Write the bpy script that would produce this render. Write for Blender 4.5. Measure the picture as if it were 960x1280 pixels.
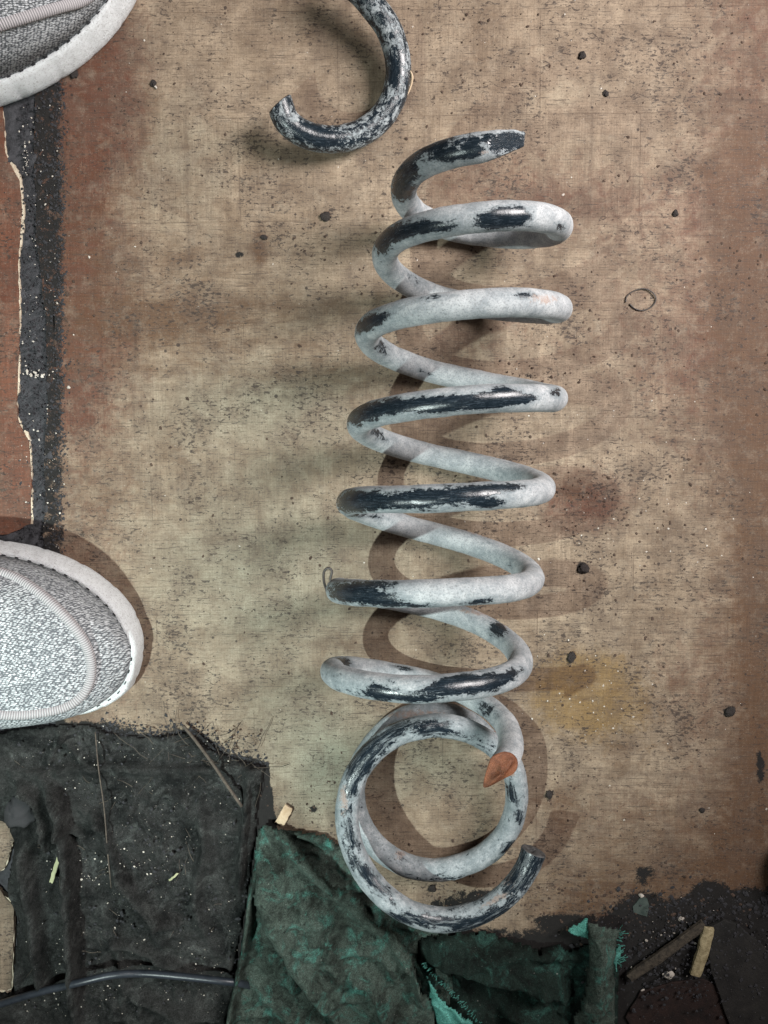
import bpy, bmesh, math, random
import numpy as np
from mathutils import Vector, Matrix
from mathutils.bvhtree import BVHTree

# ------------------------------------------------------------------ scene, camera, light
for o in list(bpy.data.objects): bpy.data.objects.remove(o)
S = bpy.context.scene
COL = S.collection
U = 0.0005                      # one floor unit in metres (half a millimetre)
HC = 967.0                      # camera height in floor units
FPX = 967.0                     # focal length for a 960 x 1280 picture
NV = 555.0                      # row of the point straight under the camera
TILT = math.atan((640 - NV) / FPX)

cam_d = bpy.data.cameras.new('camera')
cam = bpy.data.objects.new('camera', cam_d); COL.objects.link(cam)
cam.location = (0, 0, HC * U)
cam.rotation_euler = (-TILT, 0, 0)
cam_d.sensor_fit = 'VERTICAL'; cam_d.sensor_height = 24
cam_d.lens = 24 * FPX / 1280
cam_d.clip_start = 0.01; cam_d.clip_end = 50
S.camera = cam

W = bpy.data.worlds.new('World'); S.world = W; W.use_nodes = True
bg = W.node_tree.nodes['Background']
bg.inputs[0].default_value = (0.68, 0.50, 0.48, 1); bg.inputs[1].default_value = 0.085

S.view_settings.view_transform = 'Standard'; S.view_settings.look = 'None'
S.view_settings.exposure = 0.0; S.view_settings.gamma = 1

def lamp(name, kind, loc, target, power, color, size=0.02, size_y=None):
    d = bpy.data.lights.new(name, kind); d.energy = power; d.color = color
    if kind == 'AREA':
        d.shape = 'RECTANGLE' if size_y else 'DISK'; d.size = size
        if size_y: d.size_y = size_y
    if kind == 'SPOT':
        d.shadow_soft_size = size; d.spot_size = math.radians(66); d.spot_blend = 1.0
    o = bpy.data.objects.new(name, d); COL.objects.link(o)
    o.location = loc
    o.rotation_euler = (Vector(target) - Vector(loc)).to_track_quat('-Z', 'Y').to_euler()
    return o
def fl(x, v, h=0):              # floor units (x to the right, v downwards in the picture) to metres
    return Vector(((x - 480) * U, (NV - v) * U, h * U))
lamp('work_lamp', 'SPOT', fl(-130, 1130, 1200), fl(240, 790), 25.5, (0.86, 1.0, 0.96), 0.006)
lamp('doorway_light', 'AREA', fl(1750, -120, 1350), fl(450, 200), 6.6, (1.0, 0.945, 0.925), 0.32, 0.5).data.spread = math.radians(100)

# ------------------------------------------------------------------ small maths
ct, st = math.cos(TILT), math.sin(TILT)
CAMP = Vector((0, 0, HC * U))
def ray(u, v):
    x, y = (u - 480), -(v - 640)
    d = Vector((x, y, -FPX))
    # camera tilted about the x axis
    return Vector((d.x, d.y * ct + d.z * st, -d.y * st + d.z * ct)).normalized()
def P(u, v, h=0.0):             # the place at height h seen in the photograph at (u, v)
    d = ray(u, v)
    k = (h * U - CAMP.z) / d.z
    return CAMP + d * k
def proj(p):                    # numpy N x 3 metres -> N x 2 picture units
    x = p[:, 0]; y = p[:, 1]; z = p[:, 2] - CAMP.z
    yc = y * ct - z * st; zc = y * st + z * ct
    return np.stack([480 - FPX * x / zc, 640 + FPX * yc / zc], 1)

def hash2(ix, iy, seed):
    n = (ix.astype(np.int64) * 374761393 + iy.astype(np.int64) * 668265263 + seed * 974634777) & 0x7fffffff
    n = ((n ^ (n >> 13)) * 1274126177) & 0x7fffffff
    n = (n ^ (n >> 16)) & 0xffff
    return n / 65535.0
def vnoise(x, y, seed=0):
    x = np.asarray(x, float); y = np.asarray(y, float)
    ix = np.floor(x); iy = np.floor(y); fx = x - ix; fy = y - iy
    fx = fx * fx * (3 - 2 * fx); fy = fy * fy * (3 - 2 * fy)
    a = hash2(ix, iy, seed); b = hash2(ix + 1, iy, seed); c = hash2(ix, iy + 1, seed); d = hash2(ix + 1, iy + 1, seed)
    return (a * (1 - fx) + b * fx) * (1 - fy) + (c * (1 - fx) + d * fx) * fy
def fbm(x, y, seed=0, oct=4):
    s = 0; a = 0.5; t = 0
    for i in range(oct):
        s = s + a * vnoise(x, y, seed + i * 17); t += a; a *= 0.5; x = x * 2.03 + 5.1; y = y * 2.03 + 1.7
    return s / t
def sstep(a, b, x):
    t = np.clip((x - a) / (b - a), 0, 1); return t * t * (3 - 2 * t)
def blob(x, y, cx, cy, rx, ry, ang=0):
    a = math.radians(ang); dx = x - cx; dy = y - cy
    p = (dx * math.cos(a) + dy * math.sin(a)) / rx; q = (-dx * math.sin(a) + dy * math.cos(a)) / ry
    return np.exp(-(p * p + q * q) * 0.9)
def inside(x, y, poly):
    r = np.zeros(x.shape, bool); n = len(poly)
    for i in range(n):
        x1, y1 = poly[i]; x2, y2 = poly[(i + 1) % n]
        c = ((y1 > y) != (y2 > y))
        xi = (x2 - x1) * (y - y1) / ((y2 - y1) if y2 != y1 else 1e-9) + x1
        r ^= c & (x < xi)
    return r
def dist_poly(x, y, pts, closed=False):
    """distance to a polyline, side (+ left of travel), progress"""
    best = np.full(x.shape, 1e9); side = np.zeros(x.shape); prog = np.zeros(x.shape)
    n = len(pts) - (0 if closed else 1)
    for i in range(n):
        x1, y1 = pts[i]; x2, y2 = pts[(i + 1) % len(pts)]
        dx, dy = x2 - x1, y2 - y1; L2 = dx * dx + dy * dy + 1e-9
        t = np.clip(((x - x1) * dx + (y - y1) * dy) / L2, 0, 1)
        ex = x - x1 - t * dx; ey = y - y1 - t * dy; d = np.sqrt(ex * ex + ey * ey)
        m = d < best
        best = np.where(m, d, best); side = np.where(m, np.sign(dx * ey - dy * ex), side); prog = np.where(m, (i + t) / n, prog)
    return best, side, prog
def crom(pts, n):
    """smooth curve through points (lists of any dimension)"""
    p = [np.array(q, float) for q in pts]; p = [2 * p[0] - p[1]] + p + [2 * p[-1] - p[-2]]
    out = []
    for i in range(1, len(p) - 2):
        for j in range(n):
            t = j / n
            out.append(0.5 * ((2 * p[i]) + (-p[i-1] + p[i+1]) * t + (2*p[i-1] - 5*p[i] + 4*p[i+1] - p[i+2]) * t*t + (-p[i-1] + 3*p[i] - 3*p[i+1] + p[i+2]) * t**3))
    out.append(p[-2]); return np.array(out)

# ------------------------------------------------------------------ object helpers
def thing(name, label, cat, loc, group=None):
    o = bpy.data.objects.new(name, None); COL.objects.link(o); o.empty_display_size = 0.01
    o.location = loc; o['label'] = label; o['category'] = cat
    if group: o['group'] = group
    return o
def obj(name, verts, faces, mat, parent=None, smooth=True, uv=None, attrs=None, kind=None):
    me = bpy.data.meshes.new(name)
    off = np.array(parent.location) if parent else np.zeros(3)
    V = np.array(verts, float) - off
    me.from_pydata(V.tolist(), [], [tuple(map(int, f)) for f in faces])
    if smooth: me.polygons.foreach_set('use_smooth', [True] * len(me.polygons))
    if uv is not None:
        l = me.uv_layers.new(name='UVMap'); li = np.zeros(len(me.loops), int); me.loops.foreach_get('vertex_index', li)
        l.data.foreach_set('uv', np.asarray(uv, float)[li].ravel())
    for k, a in (attrs or {}).items():
        at = me.attributes.new(k, 'FLOAT', 'POINT'); at.data.foreach_set('value', np.asarray(a, np.float32))
    me.materials.append(mat); me.update()
    o = bpy.data.objects.new(name, me); COL.objects.link(o)
    if parent: o.parent = parent
    if kind: o['kind'] = kind
    return o
def tag(o, label, cat, group=None):
    o['label'] = label; o['category'] = cat
    if group: o['group'] = group
    return o

# ------------------------------------------------------------------ material helpers
class NT:
    def __init__(s, name):
        s.m = bpy.data.materials.new(name); s.m.use_nodes = True; s.t = s.m.node_tree
        s.n = s.t.nodes; s.b = s.n['Principled BSDF']; s.out = s.n['Material Output']
    def node(s, typ, ins=None, **props):
        x = s.n.new(typ)
        for k, v in props.items(): setattr(x, k, v)
        for k, v in (ins or {}).items(): s.put(x.inputs[k], v)
        return x
    def put(s, inp, v):
        if hasattr(v, 'is_output') or isinstance(v, bpy.types.NodeSocket): s.t.links.new(v, inp)
        else:
            if isinstance(v, (int, float)) and inp.type == 'RGBA': v = (v, v, v, 1)
            if isinstance(v, (tuple, list)) and len(v) == 3 and inp.type == 'RGBA': v = (*v, 1)
            inp.default_value = v
    def coord(s, k='Object', scale=(1, 1, 1), rot=(0, 0, 0), loc=(0, 0, 0)):
        tc = s.node('ShaderNodeTexCoord')
        m = s.node('ShaderNodeMapping', {'Vector': tc.outputs[k], 'Scale': scale, 'Rotation': rot, 'Location': loc})
        return m.outputs[0]
    def noise(s, vec, scale, detail=4, rough=0.55, dist=0.0):
        return s.node('ShaderNodeTexNoise', {'Vector': vec, 'Scale': scale, 'Detail': detail, 'Roughness': rough, 'Distortion': dist}).outputs[0]
    def ramp(s, f, stops, interp='LINEAR'):
        r = s.node('ShaderNodeValToRGB', {'Fac': f}); r.color_ramp.interpolation = interp
        e = r.color_ramp.elements
        while len(e) < len(stops): e.new(0.5)
        for q, (p, c) in zip(e, stops):
            q.position = p; q.color = (c, c, c, 1) if isinstance(c, (int, float)) else (*c, 1)
        return r.outputs[0]
    def mix(s, f, a, b, mode='MIX'):
        x = s.node('ShaderNodeMix', data_type='RGBA', blend_type=mode)
        s.put(x.inputs[0], f); s.put(x.inputs[6], a); s.put(x.inputs[7], b); return x.outputs[2]
    def math(s, op, a, b=0.0, c=0.0, clamp=False):
        x = s.node('ShaderNodeMath', operation=op, use_clamp=clamp)
        s.put(x.inputs[0], a); s.put(x.inputs[1], b); s.put(x.inputs[2], c); return x.outputs[0]
    def attr(s, name): return s.node('ShaderNodeAttribute', attribute_name=name).outputs['Fac']
    def bump(s, h, strength=0.5, dist=0.0005, normal=None):
        x = s.node('ShaderNodeBump', {'Height': h, 'Strength': strength, 'Distance': dist})
        if normal: s.put(x.inputs['Normal'], normal)
        return x.outputs[0]
    def done(s, **ins):
        for k, v in ins.items(): s.put(s.b.inputs[k.replace('_', ' ')], v)
        return s.m
PXS = 1 / U                     # texture space in floor units
def pxc(nt, **k): return nt.coord('Object', scale=(PXS, PXS, PXS), **k)

# ---- printed linoleum
def mat_lino(name, base1, base2, red, usemask=True):
    n = NT(name); c = pxc(n)
    # grain of the printed wood: fine threads in both directions, chosen by printed block
    gx = n.noise(n.node('ShaderNodeMapping', {'Vector': c, 'Scale': (0.45, 0.012, 1)}).outputs[0], 1.0, 4, 0.7)
    gy = n.noise(n.node('ShaderNodeMapping', {'Vector': c, 'Scale': (0.012, 0.45, 1)}).outputs[0], 1.0, 4, 0.7)
    thr = n.noise(n.node('ShaderNodeMapping', {'Vector': c, 'Scale': (0.30, 0.30, 1)}).outputs[0], 1.0, 3, 0.7)
    br = n.node('ShaderNodeTexBrick', {'Vector': n.node('ShaderNodeMapping', {'Vector': c, 'Location': (171, 92, 0), 'Rotation': (0, 0, -0.012)}).outputs[0],
               'Scale': 1.0, 'Brick Width': 242.0, 'Row Height': 121.0, 'Mortar Size': 0.9, 'Mortar Smooth': 0.6, 'Color1': (0, 0, 0), 'Color2': (1, 1, 1), 'Mortar': (0.5, 0.5, 0.5)}, offset=0.5)
    sel = n.ramp(br.outputs[0], [(0.40, 0), (0.60, 1)])
    grain = n.mix(sel, gx, gy)
    big = n.noise(c, 0.006, 4, 0.6)
    mid = n.noise(c, 0.03, 5, 0.65, 0.4)
    f = n.ramp(n.mix(0.5, big, mid), [(0.36, 0), (0.62, 1)])
    col = n.mix(f, base1, base2)
    col = n.mix(0.55, col, n.ramp(grain, [(0.3, 0.52), (0.7, 1.0)]), 'MULTIPLY')
    col = n.mix(n.math('MULTIPLY', br.outputs[1], n.ramp(n.noise(c, 0.011, 3, 0.6), [(0.38, 0.05), (0.62, 0.6)])), col, (0.07, 0.045, 0.03))
    if usemask:
        mid2 = n.noise(c, 0.055, 8, 0.78, 0.8)
        rd = n.math('ADD', n.attr('red'), n.math('MULTIPLY', n.math('SUBTRACT', mid2, 0.5), 1.7), clamp=True)
        col = n.mix(n.ramp(rd, [(0.2, 0), (0.85, 1)]), col, n.mix(0.6, red, n.ramp(grain, [(0.3, 0.5), (0.7, 1.0)]), 'MULTIPLY'))
        gn = n.math('ADD', n.attr('green'), n.math('MULTIPLY', n.math('SUBTRACT', mid, 0.5), 0.8), clamp=True)
        col = n.mix(n.ramp(gn, [(0.25, 0), (1.0, 0.75)]), col, (0.255, 0.265, 0.20))
        yl = n.math('ADD', n.attr('yellow'), n.math('MULTIPLY', n.math('SUBTRACT', mid2, 0.5), 1.5), clamp=True)
        col = n.mix(n.ramp(yl, [(0.3, 0), (0.8, 0.75)]), col, n.mix(thr, (0.13, 0.075, 0.02), (0.26, 0.165, 0.06)))
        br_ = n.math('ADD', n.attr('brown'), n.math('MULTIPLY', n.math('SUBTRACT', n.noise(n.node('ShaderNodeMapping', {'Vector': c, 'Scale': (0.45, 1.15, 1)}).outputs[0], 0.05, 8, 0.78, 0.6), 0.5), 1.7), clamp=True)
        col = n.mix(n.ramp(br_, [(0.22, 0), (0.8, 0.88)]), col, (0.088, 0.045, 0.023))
        col = n.mix(n.math('MULTIPLY', n.attr('seam'), n.ramp(n.noise(c, 0.05, 4, 0.7), [(0.3, 0.08), (0.6, 0.42)])), col, (0.05, 0.032, 0.024))
    # worn-in dirt: cloudy film, fibres, specks
    cloud = n.noise(c, 0.02, 7, 0.75, 0.6)
    col = n.mix(n.ramp(cloud, [(0.44, 0), (0.68, 0.62)]), col, (0.10, 0.072, 0.055))
    tt = n.math('MULTIPLY', n.noise(n.node('ShaderNodeMapping', {'Vector': c, 'Scale': (0.6, 0.02, 1)}).outputs[0], 1.0, 3, 0.7), n.noise(n.node('ShaderNodeMapping', {'Vector': c, 'Scale': (0.02, 0.6, 1)}).outputs[0], 1.0, 3, 0.7))
    col = n.mix(0.45, col, n.ramp(tt, [(0.14, 0.62), (0.36, 1.2)]), 'MULTIPLY')
    blot = n.noise(c, 0.11, 6, 0.8, 0.8)
    col = n.mix(n.ramp(blot, [(0.54, 0), (0.66, 0.55)]), col, (0.085, 0.062, 0.048))
    for (rz_, sc_, lo) in ((0.35, 0.045, 0.66), (-0.5, 0.06, 0.67), (1.5, 0.035, 0.655), (0.05, 0.03, 0.65)):
        sl = n.noise(n.node('ShaderNodeMapping', {'Vector': c, 'Rotation': (0, 0, rz_), 'Scale': (sc_, 0.7, 1), 'Location': (rz_ * 70, 3, 0)}).outputs[0], 1.0, 3, 0.55, 0.6)
        col = n.mix(n.ramp(sl, [(lo - 0.02, 0), (lo + 0.02, 0.65)]), col, (0.05, 0.037, 0.03))
    fleck = n.noise(n.node('ShaderNodeMapping', {'Vector': c, 'Rotation': (0, 0, 0.25), 'Scale': (0.16, 0.32, 1)}).outputs[0], 1.0, 4, 0.65, 0.7)
    dens = n.math('MULTIPLY', n.math('SUBTRACT', n.noise(c, 0.010, 4, 0.7), 0.5), 0.55)
    fm = n.ramp(n.math('ADD', fleck, dens), [(0.595, 0), (0.63, 0.85)])
    col = n.mix(fm, col, (0.035, 0.026, 0.022))
    pale = n.noise(c, 0.045, 6, 0.8, 0.3)
    col = n.mix(n.ramp(pale, [(0.52, 0), (0.78, 0.32)]), col, (0.36, 0.31, 0.24))
    fibre = n.noise(n.node('ShaderNodeMapping', {'Vector': c, 'Rotation': (0, 0, 0.5), 'Scale': (0.06, 0.5, 1)}).outputs[0], 1.0, 5, 0.75, 1.5)
    col = n.mix(n.ramp(fibre, [(0.60, 0), (0.70, 0.5)]), col, (0.09, 0.07, 0.055))
    salt = n.noise(c, 0.55, 2, 0.6)
    col = n.mix(n.ramp(salt, [(0.30, 0.5), (0.44, 0.0)]), col, (0.07, 0.05, 0.04))
    col = n.mix(n.ramp(salt, [(0.62, 0.0), (0.80, 0.35)]), col, (0.45, 0.41, 0.35))
    sp = n.node('ShaderNodeTexVoronoi', {'Vector': n.mix(0.06, c, n.node('ShaderNodeTexNoise', {'Vector': c, 'Scale': 0.1}).outputs[1], 'ADD'), 'Scale': 0.075, 'Randomness': 1.0})
    sz = n.ramp(n.noise(c, 0.012, 3, 0.6), [(0.4, 0.03), (0.68, 0.17)])
    spm = n.math('LESS_THAN', sp.outputs['Distance'], n.math('MULTIPLY', sz, n.math('MULTIPLY', n.node('ShaderNodeSeparateColor', {'Color': sp.outputs['Color']}).outputs[0], 1.3)))
    col = n.mix(n.math('MULTIPLY', spm, 0.8), col, (0.03, 0.022, 0.02))
    rough = n.ramp(cloud, [(0.3, 0.62), (0.7, 0.8)])
    hgt = n.mix(0.4, n.mix(0.5, grain, salt), cloud)
    if usemask:
        gd = n.math('ADD', n.attr('grime'), n.math('MULTIPLY', n.math('SUBTRACT', n.noise(c, 0.07, 9, 0.85, 0.5), 0.5), 2.3), clamp=True)
        gm = n.ramp(gd, [(0.42, 0), (0.56, 1)])
        gcol = n.mix(n.noise(c, 0.25, 5, 0.8), (0.005, 0.005, 0.005), (0.022, 0.020, 0.019))
        gcol = n.mix(n.ramp(n.noise(c, 0.4, 2, 0.5), [(0.72, 0), (0.76, 0.6)]), gcol, (0.3, 0.27, 0.24))
        col = n.mix(gm, col, gcol)
        rough = n.mix(gm, rough, 0.85)
        hgt = n.mix(gm, hgt, n.noise(c, 0.22, 6, 0.8))
    n.done(Base_Color=col, Roughness=rough, Normal=n.bump(hgt, 0.55, 0.0006)); n.b.inputs['Specular IOR Level'].default_value = 0.25
    return n.m
M_lino = mat_lino('worn_linoleum', (0.150, 0.104, 0.069), (0.358, 0.280, 0.200), (0.12, 0.050, 0.031))
M_red = mat_lino('red_brown_linoleum', (0.11, 0.040, 0.024), (0.18, 0.075, 0.045), (0.2, 0.08, 0.05), False)
M_tan = mat_lino('tan_linoleum', (0.14, 0.10, 0.07), (0.25, 0.19, 0.135), (0.2, 0.08, 0.05), False)

def mat_simple(name, c1, c2, scale=0.08, rough=0.8, bump=0.5, spec=0.3, det=6, specks=None, hs=0.3):
    n = NT(name); c = pxc(n)
    f = n.ramp(n.noise(c, scale, det, 0.7, 0.3), [(0.32, 0), (0.68, 1)])
    col = n.mix(f, c1, c2)
    if specks: col = n.mix(n.ramp(n.noise(c, 0.45, 3, 0.6), [(0.68, 0), (0.73, 1)]), col, specks)
    n.done(Base_Color=col, Roughness=rough, Normal=n.bump(n.noise(c, hs, 6, 0.75), bump, 0.0008))
    n.b.inputs['Specular IOR Level'].default_value = spec
    return n.m
M_soil = mat_simple('black_gritty_ground', (0.018, 0.018, 0.021), (0.06, 0.06, 0.066), 0.12, 0.8, 1.0, 0.3, specks=(0.13, 0.13, 0.135), hs=0.25)
M_torn = mat_simple('torn_backing', (0.36, 0.28, 0.20), (0.60, 0.53, 0.42), 0.2, 0.9)
M_clod = mat_simple('dark_dirt', (0.012, 0.010, 0.010), (0.05, 0.042, 0.038), 0.3, 0.75, 0.8)
M_soilc = mat_simple('blue_black_crumb', (0.014, 0.014, 0.016), (0.045, 0.045, 0.05), 0.3, 0.8, 0.8)
M_crumbd = mat_simple('brown_crumb', (0.03, 0.02, 0.015), (0.09, 0.06, 0.045), 0.1, 0.9)
M_crumbl = mat_simple('pale_crumb', (0.30, 0.26, 0.22), (0.6, 0.56, 0.5), 0.1, 0.8)
M_stone = mat_simple('grey_stone', (0.02, 0.02, 0.022), (0.07, 0.07, 0.074), 0.25, 0.85, 0.9)
M_rust = mat_simple('fresh_rust', (0.07, 0.026, 0.015), (0.26, 0.10, 0.05), 0.07, 0.45, 0.9, hs=0.5)
M_darkrust = mat_simple('dark_rust', (0.025, 0.018, 0.016), (0.11, 0.075, 0.06), 0.2, 0.85, 0.8)
M_wood = mat_simple('dirty_wood', (0.014, 0.012, 0.010), (0.085, 0.07, 0.052), 0.15, 0.85, 0.7)
M_board = mat_simple('dark_board', (0.008, 0.008, 0.008), (0.026, 0.025, 0.023), 0.03, 0.8, 0.5, specks=(0.09, 0.085, 0.08))
M_brass = mat_simple('dull_yellow_strip', (0.16, 0.13, 0.07), (0.42, 0.36, 0.22), 0.12, 0.45, 0.6)
M_card = mat_simple('pale_card', (0.42, 0.30, 0.19), (0.62, 0.48, 0.34), 0.1, 0.8, 0.3)
M_straw = mat_simple('straw', (0.26, 0.27, 0.15), (0.42, 0.42, 0.26), 0.1, 0.7, 0.3)
M_twig = mat_simple('twig_bark', (0.05, 0.042, 0.035), (0.12, 0.10, 0.08), 0.2, 0.9, 0.6)
M_cable = mat_simple('black_cable_rubber', (0.012, 0.016, 0.022), (0.03, 0.036, 0.045), 0.05, 0.35, 0.2, 0.5)
M_wire = mat_simple('dark_wire', (0.02, 0.017, 0.016), (0.06, 0.05, 0.045), 0.1, 0.5, 0.2, 0.5)
M_pad = mat_simple('black_rubber', (0.016, 0.012, 0.018), (0.03, 0.024, 0.032), 0.1, 0.6, 0.3)
M_plate = mat_simple('grimy_plate', (0.006, 0.005, 0.005), (0.028, 0.015, 0.012), 0.05, 0.8, 0.6, specks=(0.12, 0.11, 0.1))
M_blade = mat_simple('green_tape', (0.03, 0.045, 0.04), (0.07, 0.09, 0.08), 0.1, 0.6, 0.3)

M_tipface = mat_simple('dark_chisel_face', (0.02, 0.022, 0.025), (0.12, 0.12, 0.12), 0.09, 0.5, 0.9)
M_pinkrust = mat_simple('dusty_pink_rust', (0.10, 0.06, 0.05), (0.30, 0.21, 0.18), 0.2, 0.9, 0.8)
def mat_cloth(name, c1, c2, c3, weave=0.75, hi=0.62, dirt=(0.01, 0.012, 0.01), fl=0.09):
    n = NT(name); c = pxc(n)
    f = n.noise(c, 0.022, 7, 0.72, 0.4)
    col = n.mix(n.ramp(f, [(0.36, 0), (0.55, 1)]), c1, c2)
    col = n.mix(n.ramp(n.noise(c, 0.035, 7, 0.75, 0.6), [(hi - 0.1, 0), (hi + 0.08, 1)]), col, c3)
    col = n.mix(n.ramp(n.noise(c, fl, 6, 0.8, 0.5), [(0.55, 0), (0.66, 0.85)]), col, dirt)
    fz = n.noise(c, weave, 3, 0.8)
    col = n.mix(0.9, col, n.ramp(fz, [(0.3, 0.25), (0.7, 1.9)]), 'MULTIPLY')
    gz = n.noise(c, 0.2, 6, 0.85, 0.3)
    col = n.mix(0.6, col, n.ramp(gz, [(0.35, 0.35), (0.65, 1.6)]), 'MULTIPLY')
    col = n.mix(n.ramp(n.noise(c, 1.1, 2, 0.5), [(0.70, 0), (0.76, 0.8)]), col, (0.17, 0.17, 0.16))
    col = n.mix(n.ramp(n.noise(c, 0.33, 2, 0.5), [(0.74, 0), (0.77, 0.5)]), col, (0.35, 0.35, 0.32))
    h = n.mix(0.5, fz, gz)
    n.done(Base_Color=col, Roughness=0.92, Normal=n.bump(h, 1.0, 0.0014)); n.b.inputs['Specular IOR Level'].default_value = 0.12
    n.b.inputs['Sheen Weight'].default_value = 0.0
    return n.m
M_green = mat_cloth('dirty_green_cloth', (0.014, 0.017, 0.014), (0.055, 0.074, 0.062), (0.055, 0.175, 0.145))
M_teal = mat_cloth('teal_cloth', (0.05, 0.17, 0.14), (0.07, 0.24, 0.2), (0.12, 0.36, 0.31), hi=0.55, fl=0.2)
M_dkgreen = mat_cloth('oily_green_cloth', (0.004, 0.006, 0.005), (0.012, 0.022, 0.018), (0.03, 0.085, 0.07))
M_rag = mat_cloth('oily_black_cloth', (0.007, 0.008, 0.008), (0.028, 0.029, 0.028), (0.062, 0.066, 0.063), fl=0.14)

# ---- wire of the springs: black gloss paint under pale dried dust
def mat_wire(name, base, smear=0.40, streak=(1, 1, 1), dust1=(0.21, 0.235, 0.25), dust2=(0.43, 0.45, 0.46)):
    n = NT(name); c = pxc(n)
    uvn = n.node('ShaderNodeUVMap', uv_map='UVMap').outputs[0]      # along the wire, round the wire, in floor units
    fine = n.noise(n.node('ShaderNodeMapping', {'Vector': uvn, 'Scale': (0.07, 0.14, 1)}).outputs[0], 1.0, 8, 0.72, 0.5)
    cut = n.noise(n.node('ShaderNodeMapping', {'Vector': c, 'Scale': streak}).outputs[0], 0.16, 6, 0.7, 0.8)
    a = n.math('ADD', n.attr('bare_shade'), base)
    a = n.math('ADD', a, n.math('MULTIPLY', n.math('SUBTRACT', fine, 0.5), 2.1))
    a = n.math('ADD', a, n.math('MULTIPLY', n.math('SUBTRACT', cut, 0.5), 0.8))
    a = n.math('ADD', a, n.math('MULTIPLY', n.math('SUBTRACT', n.noise(c, 0.42, 4, 0.75), 0.5), 0.9))
    m = n.ramp(a, [(0.47, 0), (0.64, 1)])
    sm = n.noise(n.node('ShaderNodeMapping', {'Vector': uvn, 'Scale': (0.035, 0.22, 1), 'Rotation': (0, 0, 0.15)}).outputs[0], 1.0, 7, 0.8, 0.3)
    m = n.math('MULTIPLY', m, n.ramp(sm, [(smear - 0.12, 0.15), (smear, 1.0)]))
    film = n.ramp(a, [(-0.05, 0.0), (0.48, 0.75)])  # darkens the dust, for thin film and painted shade alike
    dn = n.noise(c, 0.05, 7, 0.75, 0.3)
    dust = n.mix(n.ramp(dn, [(0.35, 0), (0.62, 1)]), dust1, dust2)
    dust = n.mix(n.ramp(n.noise(c, 0.6, 4, 0.8), [(0.36, 0.75), (0.5, 0)]), dust, (0.12, 0.125, 0.13))
    pk = n.noise(c, 0.22, 5, 0.75)
    dust = n.mix(n.ramp(pk, [(0.66, 0), (0.72, 0.6)]), dust, (0.10, 0.065, 0.045))
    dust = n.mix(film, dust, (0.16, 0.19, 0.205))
    rz = n.math('ADD', n.attr('rusty'), n.math('MULTIPLY', n.math('SUBTRACT', n.noise(c, 0.16, 6, 0.8), 0.5), 2.6))
    dust = n.mix(n.ramp(rz, [(0.6, 0), (1.1, 0.6)]), dust, n.mix(fine, (0.12, 0.06, 0.035), (0.42, 0.27, 0.19)))
    paint = n.mix(n.noise(c, 0.1, 3, 0.6), (0.004, 0.007, 0.010), (0.010, 0.018, 0.026))
    paint = n.mix(n.ramp(n.noise(n.node('ShaderNodeMapping', {'Vector': uvn, 'Scale': (0.1, 0.6, 1)}).outputs[0], 1.0, 6, 0.85), [(0.52, 0), (0.7, 0.5)]), paint, (0.12, 0.15, 0.18))
    n.done(Base_Color=n.mix(m, dust, paint), Roughness=n.mix(m, 0.78, n.mix(fine, 0.12, 0.34)),
           Normal=n.bump(n.mix(0.5, n.math('SUBTRACT', 1.0, m), n.noise(c, 0.4, 5, 0.75)), 0.45, 0.0005))
    n.b.inputs['Specular IOR Level'].default_value = 0.5
    return n.m
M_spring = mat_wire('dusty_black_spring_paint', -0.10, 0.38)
M_ring = mat_wire('smeared_spring_paint', 0.24, 0.48, (1, 1, 1), (0.15, 0.18, 0.19), (0.42, 0.445, 0.46))
M_cpiece = mat_wire('scuffed_black_spring_paint', 0.60, 0.36, (1, 1, 1), (0.24, 0.27, 0.28), (0.55, 0.57, 0.57))

def floorxy(u, v, h=0.0):
    p = P(u, v, h); return p.x / U + 480, NV - p.y / U
# ------------------------------------------------------------------ the ground and the linoleum floor
def grid(x0, x1, y0, y1, step):
    nx = int((x1 - x0) / step) + 1; ny = int((y1 - y0) / step) + 1
    X, Y = np.meshgrid(np.linspace(x0, x1, nx), np.linspace(y0, y1, ny))
    return X, Y, nx, ny
def grid_faces(nx, ny, keep=None):
    i = np.arange(nx * ny).reshape(ny, nx)
    f = np.stack([i[1:, :-1], i[1:, 1:], i[:-1, 1:], i[:-1, :-1]], -1).reshape(-1, 4)
    if keep is not None: f = f[keep.reshape(-1)]
    return f
def tofl(X, Y, Z): return np.stack([(X - 480) * U, (NV - Y) * U, Z * U], -1).reshape(-1, 3)
def compact(V, F):
    used = np.unique(F); m = -np.ones(len(V), int); m[used] = np.arange(len(used)); return V[used], m[F], used

X, Y, nx, ny = grid(-900, 200, -900, 2200, 4)
Z = -7 + 7.5 * (fbm(X * 0.07, Y * 0.07, 3, 5) - 0.35)
strip = sstep(-30, 5, X) * (1 - sstep(60, 95, X)) * (1 - sstep(700, 760, Y))
edge_n = 78 + 16 * (fbm(Y * 0.05, X * 0 + 1.3, 8, 4) - 0.5)
Z = Z + strip * (3.0 + 9 * (fbm(X * 0.14, Y * 0.14, 12, 5) - 0.45)) - 7 * sstep(edge_n - 8, edge_n, X)
g = obj('ground', tofl(X, Y, Z), grid_faces(nx, ny), M_soil, kind='structure'); g['label'] = 'black gritty ground showing in the gap beside the linoleum'
X, Y, nx, ny = grid(200, 1900, -900, 2200, 100)
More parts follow.
